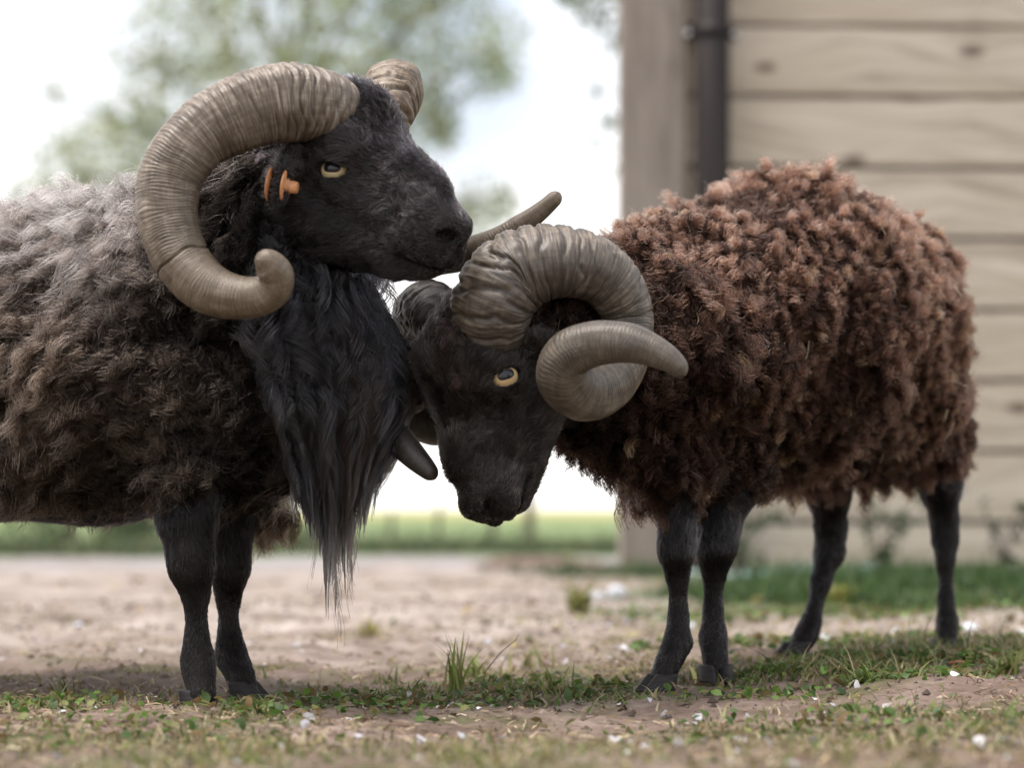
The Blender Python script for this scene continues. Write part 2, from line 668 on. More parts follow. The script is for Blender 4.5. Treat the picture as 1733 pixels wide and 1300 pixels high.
def horn_mat(name, light, mid, dark, tipc):
    M = Mat(name)
    s = M.attr('along')        # metres along the horn
    q = M.attr('frac')         # 0 base .. 1 tip
    g = M.attr('groove')
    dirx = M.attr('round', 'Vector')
    comb = M.n('CombineXYZ')
    M.set(comb.inputs[0], M.math('MULTIPLY', s, 1.0))
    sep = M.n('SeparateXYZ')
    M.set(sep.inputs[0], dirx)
    M.set(comb.inputs[1], M.math('MULTIPLY', sep.outputs[0], 0.020))
    M.set(comb.inputs[2], M.math('MULTIPLY', sep.outputs[1], 0.020))
    v = comb.outputs[0]
    rings = M.noise(M.mapping(v, (560, 55, 55)), 1.0, 5, 0.65)       # fine growth lines round the horn
    rings2 = M.noise(M.mapping(v, (210, 34, 34)), 1.0, 4, 0.6)
    fib = M.noise(M.mapping(v, (30, 620, 620)), 1.0, 4, 0.6)          # fibres along it
    blotch = M.noise(M.mapping(v, (32, 110, 110)), 1.0, 5, 0.6)
    f = M.math('ADD', M.math('MULTIPLY', rings, 0.42), M.math('ADD', M.math('MULTIPLY', blotch, 0.36), M.math('MULTIPLY', rings2, 0.30)))
    f = M.math('ADD', f, M.math('MULTIPLY', M.math('SUBTRACT', fib, 0.5), 0.12))
    col = M.ramp(f, [(0.40, dark), (0.54, mid), (0.68, light)])
    # dirt and painted shade in the grooves; polished and stained end
    col = M.mix(M.math('MULTIPLY', M.math('POWER', g, 1.4), 1.15, True), col, (0.016, 0.012, 0.009, 1))
    inner = M.ramp(M.math('ADD', M.math('MULTIPLY', sep.outputs[0], -.5), M.math('MULTIPLY', blotch, .6)), [(.25, (0, 0, 0)), (.62, (1, 1, 1))])  # inner curve: stain, with its shade put into the colour too
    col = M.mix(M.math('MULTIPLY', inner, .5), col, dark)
    tipf = M.n('MapRange', interpolation_type='SMOOTHSTEP')
    M.set(tipf.inputs[0], M.math('ADD', q, M.math('MULTIPLY', M.math('SUBTRACT', blotch, 0.5), 0.5)))
    tipf.inputs[1].default_value = 0.48
    tipf.inputs[2].default_value = 0.82
    col = M.mix(M.math('MULTIPLY', tipf.outputs[0], 0.68), col, M.mix(blotch, tipc, mid))
    cr = M.noise(M.mapping(v, (170, 260, 260)), 1.0, 3, .6)
    crack = M.ramp(M.math('ABSOLUTE', M.math('SUBTRACT', cr, .5)), [(.0, (1, 1, 1)), (.022, (0, 0, 0))])
    wear = M.ramp(M.noise(M.mapping(v, (55, 75, 75)), 1.0, 5, .7), [(.50, (0, 0, 0)), (.66, (1, 1, 1))])
    col = M.mix(M.math('MULTIPLY', M.math('MULTIPLY', crack, wear), .75), col, (0.02, 0.015, 0.011, 1))
    scuff = M.ramp(M.noise(M.mapping(v, (260, 90, 90)), 1.0, 5, .75), [(.62, (0, 0, 0)), (.74, (1, 1, 1))])
    col = M.mix(M.math('MULTIPLY', scuff, .45), col, light)
    h = M.math('ADD', M.math('MULTIPLY', rings, 0.7), M.math('MULTIPLY', fib, 0.25))
    M.principled(col, M.math('ADD', M.math('ADD', M.math('MULTIPLY', blotch, 0.30), 0.22), M.math('MULTIPLY', rings, .12)), M.bump(h, 0.7, 0.0014), Specular_IOR_Level=0.5)
    return M.m


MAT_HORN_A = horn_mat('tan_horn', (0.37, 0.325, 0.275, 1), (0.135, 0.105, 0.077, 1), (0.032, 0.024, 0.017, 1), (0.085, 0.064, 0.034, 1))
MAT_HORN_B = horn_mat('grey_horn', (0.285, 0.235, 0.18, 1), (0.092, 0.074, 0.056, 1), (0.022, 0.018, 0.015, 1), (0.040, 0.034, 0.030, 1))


def eye_mat(name, iris, iris2):
    M = Mat(name)
    sep = M.n('SeparateXYZ')
    M.set(sep.inputs[0], M.obj())
    x, y, z = sep.outputs
    # object space: radius 1, z looks out, x along the lids
    px = M.math('DIVIDE', x, 0.58)
    py = M.math('DIVIDE', M.math('SUBTRACT', y, 0.085), 0.325)
    d = M.math('POWER', M.math('ADD', M.math('POWER', M.math('ABSOLUTE', px), 2.6), M.math('POWER', M.math('ABSOLUTE', py), 2.6)), 0.38)
    r = M.math('POWER', M.math('ADD', M.math('MULTIPLY', x, x), M.math('MULTIPLY', y, y)), 0.5)
    n = M.noise(M.mapping(M.obj(), (9, 9, 2)), 1.0, 4)
    ir = M.mix(n, iris, iris2)
    col = M.mix(M.ramp(d, [(0.92, (1, 1, 1)), (1.06, (0, 0, 0))]), ir, (0.006, 0.007, 0.012, 1))
    col = M.mix(M.ramp(r, [(0.78, (0, 0, 0)), (0.90, (1, 1, 1))]), col, (0.03, 0.018, 0.012, 1))
    M.principled(col, 0.35, None, Coat_Weight=0.35, Coat_Roughness=0.04, Specular_IOR_Level=0.3)
    return M.m


MAT_EYE_A = eye_mat('pale_yellow_eye', (0.62, 0.53, 0.33, 1), (0.50, 0.40, 0.21, 1))
MAT_EYE_B = eye_mat('amber_eye', (0.62, 0.47, 0.27, 1), (0.50, 0.34, 0.16, 1))


def hoof_mat():
    M = Mat('hoof_horn')
    n = M.noise(M.mapping(M.obj(), (60, 60, 320)), 1.0, 4)
    M.principled(M.ramp(n, [(0.3, (0.008, 0.007, 0.008)), (0.7, (0.026, 0.023, 0.023))]), 0.55, M.bump(n, 0.4, 0.001), Specular_IOR_Level=.25)
    return M.m


MAT_HOOF = hoof_mat()


# ------------------------------------------------------------------ shared animal builders
def bspline(P, n):
    """smooth curve through the control rows P (Catmull-Rom), n samples"""
    P = np.asarray(P, float)
    Q = np.concatenate([[2 * P[0] - P[1]], P, [2 * P[-1] - P[-2]]])
    seg = np.linalg.norm(np.diff(P[:, :3], axis=0), axis=1)
    cs = np.concatenate([[0], np.cumsum(seg)])
    s = np.linspace(0, cs[-1], n)
    i = np.clip(np.searchsorted(cs, s, 'right') - 1, 0, len(seg) - 1)
    t = ((s - cs[i]) / seg[i])[:, None]
    p0, p1, p2, p3 = Q[i], Q[i + 1], Q[i + 2], Q[i + 3]
    return 0.5 * (2 * p1 + (p2 - p0) * t + (2 * p0 - 5 * p1 + 4 * p2 - p3) * t ** 2 + (3 * p1 - p0 - 3 * p2 + p3) * t ** 3), s


def horn(name, pts, parent, mat, ref, ridge=0.0018, lam=0.0125, seed=0, keel=0.10, flat=0.9, ridge_end=0.55, old=(), tip_r=0.5):
    """swept ribbed horn through photo-measured stations (px, py, distance, radius px)"""
    P = np.array([list(W(a, b, d)) + [r * d / FPX] for a, b, d, r in pts])
    n, m = 520, 72
    C, s = bspline(P, n)
    for _ in range(14):
        C[1:-1] = C[1:-1] * 0.5 + (C[:-2] + C[2:]) * 0.25
    c, r = C[:, :3], C[:, 3].copy()
    tot = s[-1]
    f = s / tot
    # round the tip
    e = np.clip((tot - s) / (r[-1] * 1.3), 0, 1)
    r = r * np.sqrt(1 - (1 - e) ** 2 * 0.998)
    T = unit(np.gradient(c, axis=0))
    e1 = np.zeros_like(c)
    v = np.asarray(ref, float)
    for i in range(n):
        v = unit(v - (v @ T[i]) * T[i])
        e1[i] = v
    e2 = np.cross(T, e1)
    th = np.linspace(0, 2 * np.pi, m, endpoint=False)
    cth, sth = np.cos(th), np.sin(th)
    prof = 1 + keel * np.exp(-((th - 0.75) / 0.34) ** 2) + keel * 0.7 * np.exp(-((th - 5.4) / 0.4) ** 2) - 0.05 * np.exp(-((th - 3.1) / 0.8) ** 2)
    fade = (1 - smooth(0.6, 0.95, f))[:, None]
    rr = r[:, None] * (1 + (prof[None] - 1) * fade)
    # ribs: warped rings, deepest near the base
    S = np.broadcast_to(s[:, None], (n, m))
    pv = np.stack([S * 1.0, np.broadcast_to(cth * 0.03, (n, m)), np.broadcast_to(sth * 0.03, (n, m))], -1)
    warp = (noise(pv, 38, seed) * 0.60 + noise(pv, 105, seed + 5) * 0.24) * (1 - .5 * f[:, None])
    k = s / lam * (1 + 0.25 * f)
    ph = k[:, None] + warp * 1.15
    fr = ph - np.floor(ph)
    groove = np.exp(-((fr - 0.5) / 0.14) ** 2) * 1.0
    ph2 = k[:, None] * 2.3 + noise(pv, 75, seed + 9) * 1.3
    fr2 = ph2 - np.floor(ph2)
    groove2 = np.exp(-((fr2 - 0.5) / 0.15) ** 2) * 0.42 * smooth(-.1, .5, noise(pv, 50, seed + 77))
    amp = (1 - smooth(0.08, ridge_end, f))[:, None] * (0.66 + 0.34 * noise(pv, 40, seed + 2))
    side = 0.6 + 0.4 * (0.5 + 0.5 * np.cos(th - 0.3))[None]
    gr = np.maximum(groove, groove2) * amp * side
    bulge = (noise(pv, 60, seed + 30) * 0.0009 + noise(pv, 18, seed + 31) * 0.0012) * (1 - 0.6 * f)[:, None]
    fine = (0.5 + 0.5 * np.cos((s[:, None] / .0031 + noise(pv, 60, seed + 88) * .9) * 6.2832)) ** 3 * (1 - smooth(.8, .97, f))[:, None] * (.5 + .5 * noise(pv, 30, seed + 60))
    gr = np.maximum(gr, fine * 0.22)
    for q in old:                                     # yearly growth stops
        w = np.exp(-((S - q * tot + noise(pv, 45, seed + 50) * 0.006) / 0.0011) ** 2)
        gr = np.maximum(gr, w * 0.45)
    rr = rr + bulge - gr * ridge
    rr *= (1 + 0.0 * rr)
    flatv = 1 - (1 - flat) * fade[:, 0]
    V = c[:, None] + e1[:, None] * (rr * cth)[..., None] + e2[:, None] * (rr * sth * flatv[:, None])[..., None]
    V = V.reshape(-1, 3)
    i = np.arange(n - 1)[:, None] * m
    j = np.arange(m)[None]
    j2 = (j + 1) % m
    Q = np.stack([i + j, i + j2, i + m + j2, i + m + j], -1).reshape(-1, 4)
    V = np.concatenate([V, c[-1:] + T[-1:] * 0.0006])
    tri = np.stack([(n - 1) * m + np.arange(m), (n - 1) * m + (np.arange(m) + 1) % m, np.full(m, n * m)], 1)
    ap = lambda a: np.concatenate([a.reshape(-1), a.reshape(-1)[-1:]])
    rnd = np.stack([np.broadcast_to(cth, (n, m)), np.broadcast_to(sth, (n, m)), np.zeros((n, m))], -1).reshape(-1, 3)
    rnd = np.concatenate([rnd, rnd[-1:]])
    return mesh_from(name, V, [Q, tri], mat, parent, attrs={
        'along': ap(S), 'frac': ap(np.broadcast_to(f[:, None], (n, m))), 'groove': ap(gr), 'round': rnd})


def eyeball(parent, c, radius, X, Z, mat):
    Y = np.cross(Z, X)
    n, m = 40, 48
    th = np.linspace(0.0001, math.pi, n)
    ph = np.linspace(0, 2 * math.pi, m, endpoint=False)
    rz = np.cos(th)
    corn = np.exp(-(th / 0.55) ** 2) * 0.10          # the cornea bulges a little
    rad = 1 + corn
    V = np.stack([(np.sin(th) * rad)[:, None] * np.cos(ph), (np.sin(th) * rad)[:, None] * np.sin(ph), np.broadcast_to((rz * rad)[:, None], (n, m))], -1).reshape(-1, 3)
    i = np.arange(n - 1)[:, None] * m
    j = np.arange(m)[None]
    Q = np.stack([i + j, i + m + j, i + m + (j + 1) % m, i + (j + 1) % m], -1).reshape(-1, 4)
    o = mesh_from('eye', V, Q, mat, parent)
    M = Matrix.Identity(4)
    for k in range(3):
        M[k][0], M[k][1], M[k][2], M[k][3] = X[k] * radius, Y[k] * radius, Z[k] * radius, c[k]
    o.matrix_world = M
    return o


def head_frame(F, U):
    F = unit(F)
    U = np.asarray(U, float)
    U = unit(U - (U @ F) * F)
    N = np.cross(F, U)
    if N[1] > 0: N = -N          # towards the camera side
    return F, U, N


def build_head(S, O, F, U, N, sc, slit_near, look_near, eyes, tuft=1.0, mz=1.0):
    """skull, muzzle, lids and nostrils added to the field S"""
    L = lambda f, u, l: O + (F * f + U * u + N * l) * sc
    A = np.stack([F, U, N], 1)
    S.ell(L(-.005, .010, 0), np.array([.064, .058, .053]) * sc, A, .02)
    S.ell(L(.014, .044, 0), np.array([.032, .040 * tuft, .028]) * sc, A, .03)
    for q in (1, -1):
        S.ell(L(.026, .026, .036 * q), np.array([.032, .022, .022]) * sc, A, .018)
        S.cone(L(-.005, -.040, .022 * q), L(.105, -.034, .008 * q), .042 * sc, .022 * sc * mz, .025)
    S.cone(L(.020, .014, 0), L(.115, .000, 0), .046 * sc, .030 * sc * mz, .025)
    S.ell(L(.072, .034, 0), np.array([.060, .014, .016]) * sc, A, .02)
    S.ell(L(.132, -.008, 0), np.array([.030, .031 * mz, .034 * mz]) * sc, A, .018)
    S.ell(L(.151, .005, 0), np.array([.014, .015, .022]) * sc, A, .014)
    S.ell(L(.126, -.037, 0), np.array([.024, .014, .019]) * sc, A, .012)
    # upper lip halves
    for q in (1, -1):
        S.ell(L(.145, -.021, .013 * q), np.array([.018, .013, .014]) * sc, A, .010)
    # mouth line
    S.ell(L(.144, -.0315, 0), np.array([.034, .0014, .05]) * sc, np.stack([unit(F + U * 0.10), unit(U - F * 0.10), N], 1), .004, True)
    # philtrum
    S.ell(L(.168, -.015, 0), np.array([.010, .016, .0016]) * sc, A, .004, True)
    # nostrils
    for q in (1, -1):
        ax = unit(F * .55 + N * q * .75 + U * .15)
        up = unit(U - (U @ ax) * ax)
        S.ell(L(.162, .002, .0195 * q), np.array([.0120, .0165, .0064]) * sc,
              np.stack([unit(np.cross(up, ax) * .9 + up * .45), ax, unit(np.cross(ax, unit(np.cross(up, ax) * .9 + up * .45)))], 1), .004, True)
    # cheek crest, brow ridge and the wings of the nose
    for q in (1, -1):
        S.cone(L(.045, -.006, .043 * q), L(.098, -.012, .029 * q), .0075 * sc, .005 * sc, .010)
        S.cone(L(.010, .030, .047 * q), L(.052, .026, .044 * q), .0075 * sc, .006 * sc, .008)
        S.cone(L(.056, .012, .046 * q), L(.090, -.001, .040 * q), .0045 * sc, .003 * sc, .006, True)
    # eyes
    for (c, r, X, Z) in eyes:
        Y = np.cross(Z, X)
        E = np.stack([X, Y, Z], 1)
        if r > .014:
            S.ell(c, (r * 1.28, r * 1.20, r * 1.20), E, .010)
        S.ell(c + Z * r * 0.16 + Y * r * 0.92, (r * 1.25, r * 0.34, r * 0.98), E, .006)      # upper lid / brow fold
        S.ell(c + Z * r * 0.95 - Y * r * .09, (r * 1.04, r * .455, r * .72), E, .003, True)
        S.ell(c, (r * 1.03, r * 1.03, r * 1.03), E, .001, True)
        S.ell(c + Z * r * 0.75 + X * r * 1.12, (r * .40, r * .13, r * .40), E, .003, True)


def claw(parent, p, toe, side, size=(0.021, 0.0098, 0.018)):
    """one half of a cloven hoof: p on the ground, toe = pointing direction"""
    Lh, Wd, H = size
    n, m = 9, 20
    t = np.linspace(0, 1, n)
    a = np.linspace(0, 2 * math.pi, m, endpoint=False)
    V = []
    for q in t:
        k = 1 - 0.36 * q
        x = np.cos(a)
        x = np.where(x > 0, x ** 1 * 1.0, x * 0.85)
        y = np.sin(a) * (1 - 0.35 * np.clip(np.cos(a), 0, 1) ** 2)
        V.append(np.stack([x * Lh * k - q * H * 0.55 + 0.004, y * Wd * (1 - 0.12 * q) - side * np.clip(np.cos(a), 0, 1) * 0.002, np.full(m, q * H)], 1))
    V = np.concatenate(V + [np.array([[0.004, 0, 0], [-H * 0.55, 0, H * 1.02]])])
    i = np.arange(n - 1)[:, None] * m
    j = np.arange(m)[None]
    Q = np.stack([i + j, i + (j + 1) % m, i + m + (j + 1) % m, i + m + j], -1).reshape(-1, 4)
    jj = np.arange(m)
    T = np.concatenate([np.stack([(jj + 1) % m, jj, np.full(m, n * m)], 1), np.stack([(n - 1) * m + jj, (n - 1) * m + (jj + 1) % m, np.full(m, n * m + 1)], 1)])
    tx = unit(np.array([toe[0], toe[1], 0]))
    ty = np.array([-tx[1], tx[0], 0])
    Wv = p + V[:, :1] * tx + V[:, 1:2] * ty + V[:, 2:] * np.array([0, 0, 1.0]) + ty * side * 0.0098
    return mesh_from('hoof', Wv, [Q, T], MAT_HOOF, parent)
# ------------------------------------------------------------------ ground
GN = lambda x, y, s, o: noise(np.stack([x, y, np.zeros_like(x)], -1), s, o)


def gz_(x, y, fine=True):
    x = np.asarray(x, float)
    y = np.asarray(y, float)
    t = 0.016 * (x + .31) + 0.0105 * (y - 2.38)
    h = 0.03 * np.tanh(t / 0.03)
    fade = np.exp(-np.clip(y - 4, 0, None) / 6)
    h = h * (0.4 + 0.6 * fade)
    b = GN(x, y, 2.3, 1) * .010 + GN(x, y, 7, 2) * .006 + GN(x, y, 19, 3) * (.0035 + .004 * smooth(2.5, 3.2, y))
    if fine:
        b = b + GN(x, y, 48, 4) * .0024 + GN(x, y, 110, 5) * .0014
    # trodden flat where the hooves stand
    w = 1.0
    for (px, py, d) in FEET:
        q = W(px, py, d)
        w = w * (1 - 0.95 * np.exp(-((x - q[0]) ** 2 + (y - q[1]) ** 2) / .05 ** 2))
    for (px, py, d) in FEET:
        q = W(px, py, d)
        h = h - .003 * np.exp(-((x - q[0]) ** 2 + (y - q[1]) ** 2) / .04 ** 2)
    return h + b * w * (0.25 + .75 * np.exp(-np.clip(y - 6, 0, None) / 4))


FEET = [(338, 1197, 2.375), (418, 1181, 2.468), (-385, 1160, 2.57), (-318, 1145, 2.75), (1114, 1169, 2.505), (1213, 1153, 2.565), (1342, 1112, 2.85), (1600, 1106, 2.92)]


def spread(lo, hi, step, out_lo, out_hi, g=1.12):
    a = list(np.arange(lo, hi, step))
    s, x = step, a[-1]
    while x < out_hi:
        s *= g
        x += s
        a.append(x)
    s, x = step, a[0]
    b = []
    while x > out_lo:
        s *= g
        x -= s
        b.append(x)
    return np.array(b[::-1] + a)


ax_, ay_ = spread(-.75, .85, .006, -500, 500), spread(1.55, 3.3, .006, -40, 900)
XX, YY = np.meshgrid(ax_, ay_, indexing='ij')
ZZ = gz_(XX, YY)
V = np.stack([XX, YY, ZZ], -1).reshape(-1, 3)
i = np.arange(len(ax_) - 1)[:, None] * len(ay_)
j = np.arange(len(ay_) - 1)[None]
Qd = np.stack([i + j, i + len(ay_) + j, i + len(ay_) + j + 1, i + j + 1], -1).reshape(-1, 4)
M = Mat('trodden_earth_and_field')
pos = M.geo()
sep = M.n('SeparateXYZ')
M.set(sep.inputs[0], pos)
gx_, gy_ = sep.outputs[0], sep.outputs[1]
n1 = M.noise(pos, 9, 6, .65)
n2 = M.noise(pos, 70, 5, .7)
n3 = M.noise(pos, 1.6, 4, .6)
soil = M.ramp(n1, [(.28, (.10, .070, .055)), (.5, (.20, .150, .125)), (.72, (.31, .25, .215))])
soil = M.mix(M.ramp(n2, [(.35, (0, 0, 0)), (.7, (1, 1, 1))]), M.mix(.55, soil, (.07, .048, .036, 1)), soil)
pale = M.ramp(M.math('ADD', M.math('MULTIPLY', n1, .6), M.math('MULTIPLY', M.noise(pos, 3.2, 5, .65), .4)), [(.36, (.12, .092, .072)), (.5, (.26, .22, .192)), (.64, (.40, .355, .325))])


def band(sock, a, b):
    m = M.n('MapRange', interpolation_type='SMOOTHSTEP')
    M.set(m.inputs[0], sock)
    m.inputs[1].default_value = a
    m.inputs[2].default_value = b
    return m.outputs[0]


gyn = M.math('ADD', gy_, M.math('MULTIPLY', M.math('SUBTRACT', n3, .5), 1.2))
soil = M.mix(band(gyn, 2.6, 3.6), soil, pale)
soil = M.mix(band(gyn, 6.4, 7.4), soil, M.ramp(n3, [(.35, (.22, .19, .17)), (.65, (.27, .265, .28))]))
moss = M.math('MULTIPLY', M.ramp(M.noise(pos, 5.5, 5, .6), [(.50, (0, 0, 0)), (.62, (1, 1, 1))]), M.math('SUBTRACT', 1.0, band(gy_, 2.7, 3.4)))
soil = M.mix(M.math('MULTIPLY', moss, .7), soil, M.ramp(n2, [(.3, (.035, .045, .014)), (.7, (.11, .12, .045))]))
grassy = M.ramp(n2, [(.3, (.022, .045, .012)), (.7, (.06, .10, .030))])
bywall = M.math('MULTIPLY', band(M.math('ADD', gx_, M.math('MULTIPLY', M.math('SUBTRACT', n3, .5), 1.1)), .15, .55), M.math('MULTIPLY', band(gyn, 3.7, 4.4), M.math('SUBTRACT', 1.0, band(gy_, 7.5, 8.0))))
soil = M.mix(bywall, soil, grassy)
n4 = M.noise(M.mapping(pos, (.06, .25, 1)), 1.0, 4, .6)
fgreen = M.ramp(n4, [(.3, (.125, .18, .075)), (.7, (.20, .25, .12))])
fgold = (.40, .36, .15, 1)
field = M.mix(band(gy_, 30, 90), fgreen, fgold)
soil = M.mix(band(gyn, 8.2, 8.8), soil, field)
M.principled(soil, .92, M.bump(M.math('ADD', n1, M.math('MULTIPLY', n2, .5)), .7, .006), Specular_IOR_Level=.15)
ground = mesh_from('ground', V, Qd, M.m)
tag(ground, kind='structure')


# ------------------------------------------------------------------ the board wall and its downpipe
def wood_mat(name, a, b, c, warm):
    M = Mat(name)
    oi = M.n('ObjectInfo')
    rnd = oi.outputs['Random']
    off = M.n('CombineXYZ')
    M.set(off.inputs[0], M.math('MULTIPLY', rnd, 37.0))
    M.set(off.inputs[1], M.math('MULTIPLY', rnd, 11.0))
    M.set(off.inputs[2], M.math('MULTIPLY', rnd, 23.0))
    ad = M.n('VectorMath', operation='ADD')
    M.set(ad.inputs[0], M.obj())
    M.set(ad.inputs[1], off.outputs[0])
    v = ad.outputs[0]
    kv = M.n('TexVoronoi', voronoi_dimensions='2D')
    kvs = M.n('SeparateXYZ')
    M.set(kvs.inputs[0], M.mapping(v, (2.6, 6, 5.2)))
    kvc = M.n('CombineXYZ')
    M.set(kvc.inputs[0], kvs.outputs[0])
    M.set(kvc.inputs[1], kvs.outputs[2])
    M.set(kv.inputs['Vector'], kvc.outputs[0])
    kv.inputs['Scale'].default_value = 1.0
    kd = kv.outputs['Distance']
    wv = M.n('VectorMath', operation='ADD')
    M.set(wv.inputs[0], M.mapping(v, (1.1, 22, 22)))
    kk = M.n('CombineXYZ')
    M.set(kk.inputs[2], M.math('MULTIPLY', M.math('SUBTRACT', .5, kd), 2.0))
    M.set(wv.inputs[1], kk.outputs[0])
    grain = M.noise(wv.outputs[0], 1.6, 5, .6, .6)
    fine = M.noise(M.mapping(v, (5, 260, 260)), 1.0, 4, .6)
    blot = M.noise(M.mapping(v, (1.6, 4, 5)), 1.0, 4)
    col = M.ramp(M.math('ADD', M.math('MULTIPLY', grain, .7), M.math('MULTIPLY', fine, .3)), [(.32, c), (.5, a), (.68, b)])
    col = M.mix(M.math('MULTIPLY', M.ramp(blot, [(.45, (0, 0, 0)), (.7, (1, 1, 1))]), .5), col, warm)
    kd = M.math('ADD', kd, M.math('MULTIPLY', M.math('SUBTRACT', M.noise(M.mapping(v, (14, 14, 40)), 1.0, 3), .5), .09))
    big = M.math('GREATER_THAN', kv.outputs['Color'], .27)
    knot = M.ramp(M.math('SUBTRACT', kd, M.math('MULTIPLY', kv.outputs['Color'], .06)), [(.0, (1, 1, 1)), (.075, (0, 0, 0))])
    col = M.mix(M.math('MULTIPLY', M.math('MULTIPLY', knot, big), .85), col, (.075, .048, .035, 1))
    col = M.mix(M.math('MULTIPLY', M.math('SUBTRACT', rnd, .5), .25), col, c)
    M.principled(col, .75, M.bump(fine, .35, .002), Specular_IOR_Level=.25)
    return M.m


MAT_BOARD = wood_mat('weathered_boards', (.455, .395, .33, 1), (.565, .505, .44, 1), (.24, .195, .155, 1), (.38, .31, .23, 1))
MAT_POST = wood_mat('grey_post_timber', (.23, .20, .178, 1), (.30, .265, .235, 1), (.15, .125, .105, 1), (.28, .24, .20, 1))


def bevel_box(name, size, mat, parent, bev=.004):
    """box with chamfered long edges, centre at origin of its own object"""
    import bmesh
    bm = bmesh.new()
    bmesh.ops.create_cube(bm, size=1)
    for v in bm.verts:
        v.co = Vector((v.co.x * size[0], v.co.y * size[1], v.co.z * size[2]))
    bmesh.ops.bevel(bm, geom=bm.edges[:], offset=bev, segments=2, affect='EDGES')
    me = bpy.data.meshes.new(name)
    bm.to_mesh(me)
    bm.free()
    me.materials.append(mat)
    o = bpy.data.objects.new(name, me)
    COL.objects.link(o)
    if parent: o.parent = parent
    return o


DW = 6.40
wall0 = W(1052, 0, DW)
wall = empty('wooden_wall', (wall0[0], DW, 0.0), 'weathered timber board wall with a corner post and dark downpipe', 'wall')
wall.rotation_euler = (0, 0, R_(2.0))
pitch = .1888
ztop = CAMH + (HORY - 40) / FPX * DW
x_b0, x_b1 = .150, 3.6
ks = list(range(-4, 8))
proto = None
rw = np.random.default_rng(5)
for k in ks:
    z0 = ztop - pitch * (k + 1)
    h = pitch - .010
    zc = z0 + pitch / 2
    if proto is None:
        proto = bevel_box('plank', (x_b1 - x_b0, .030, h), MAT_BOARD, wall, .005)
        o = proto
    else:
        o = bpy.data.objects.new('plank', proto.data)
        COL.objects.link(o)
        o.parent = wall
    o.location = ((x_b0 + x_b1) / 2, .017 + rw.normal() * .002, zc)
    o.rotation_euler = (R_(rw.normal() * .5), 0, R_(rw.normal() * .03))
zb = ztop - pitch * 8
backing = bevel_box('backing_board', (x_b1 - x_b0 - .01, .05, pitch * 12), MAT_POST, wall, .004)
backing.location = ((x_b0 + x_b1) / 2, .064, ztop + pitch * 4 - pitch * 6)
post = bevel_box('corner_post', (.172, .15, 2.42), MAT_POST, wall, .008)
post.data.transform(Matrix.Rotation(R_(90), 4, 'Y') @ Matrix.Identity(4))
post.data.transform(Matrix.Identity(4))
bpy.data.meshes.remove(post.data)
post = bevel_box('corner_post', (2.42, .172, .15), MAT_POST, wall, .008)
post.rotation_euler = (0, R_(90), 0)
post.rotation_euler = (R_(90), R_(90), 0)
post.location = (.086, .045, 1.19)
sill = bevel_box('sill_beam', (x_b1 - .18, .10, max(.03, zb - .004)), MAT_POST, wall, .004)
sill.location = ((x_b1 + .18) / 2, .055, max(.03, zb - .004) / 2 - .002)
capb = bevel_box('cap_board', (x_b1 + .04, .19, .03), MAT_POST, wall, .004)
capb.location = (x_b1 / 2, .05, 2.42)

M = Mat('dark_brown_plastic')
nz = M.noise(M.mapping(M.obj(), (30, 30, 3)), 1.0, 4)
M.principled(M.ramp(nz, [(.3, (.016, .013, .013)), (.7, (.028, .023, .023))]), .42, None, Specular_IOR_Level=.16)
MAT_PIPE = M.m


def tube(name, pts, r, mat, parent, m=24, closed=True):
    c = np.asarray(pts, float)
    n = len(c)
    r = np.broadcast_to(np.asarray(r, float), (n,))
    T = unit(np.gradient(c, axis=0))
    v = np.array([1, 0.02, 0.1]) if abs(T[0][0]) < .8 else np.array([0, 1, .1])
    V = []
    a = np.linspace(0, 2 * np.pi, m, endpoint=False)
    for i in range(n):
        v = unit(v - (v @ T[i]) * T[i])
        w = np.cross(T[i], v)
        V.append(c[i] + (v * np.cos(a)[:, None] + w * np.sin(a)[:, None]) * r[i])
    V = np.concatenate(V + [c[:1], c[-1:]])
    i = np.arange(n - 1)[:, None] * m
    j = np.arange(m)[None]
    Qd = np.stack([i + j, i + (j + 1) % m, i + m + (j + 1) % m, i + m + j], -1).reshape(-1, 4)
    jj = np.arange(m)
    Tq = np.concatenate([np.stack([(jj + 1) % m, jj, np.full(m, n * m)], 1), np.stack([(n - 1) * m + jj, (n - 1) * m + (jj + 1) % m, np.full(m, n * m + 1)], 1)])
    return mesh_from(name, V, [Qd, Tq], mat, parent)


xp = .232
pipe = tube('downpipe', [(xp, -.075, .03), (xp, -.075, .8), (xp, -.075, 2.38)], .046, MAT_PIPE, wall, 40)
zbk = CAMH + (HORY - 62) / FPX * DW
for zz in (zbk, zbk - 1.15):
    br = tube('pipe_bracket', [(xp, -.075, zz - .016), (xp, -.075, zz - .0155), (xp, -.075, zz + .0155), (xp, -.075, zz + .016)], [.0461, .0505, .0505, .0461], MAT_PIPE, pipe, 40)
    lug = bevel_box('bracket_lug', (.135, .012, .03), MAT_PIPE, br, .003)
    lug.location = (xp, -.045, zz)
    for sx in (-1, 1):
        M2 = bpy.data.materials.get('steel') or None
        if M2 is None:
            Ms = Mat('steel')
            Ms.principled((.55, .55, .57, 1), .28, None, Metallic=1.0)
            M2 = Ms.m
        sc_ = tube('screw', [(xp + sx * .060, -.058, zz), (xp + sx * .060, -.0565, zz), (xp + sx * .060, -.052, zz)], [.004, .0075, .0078], M2, br, 14)

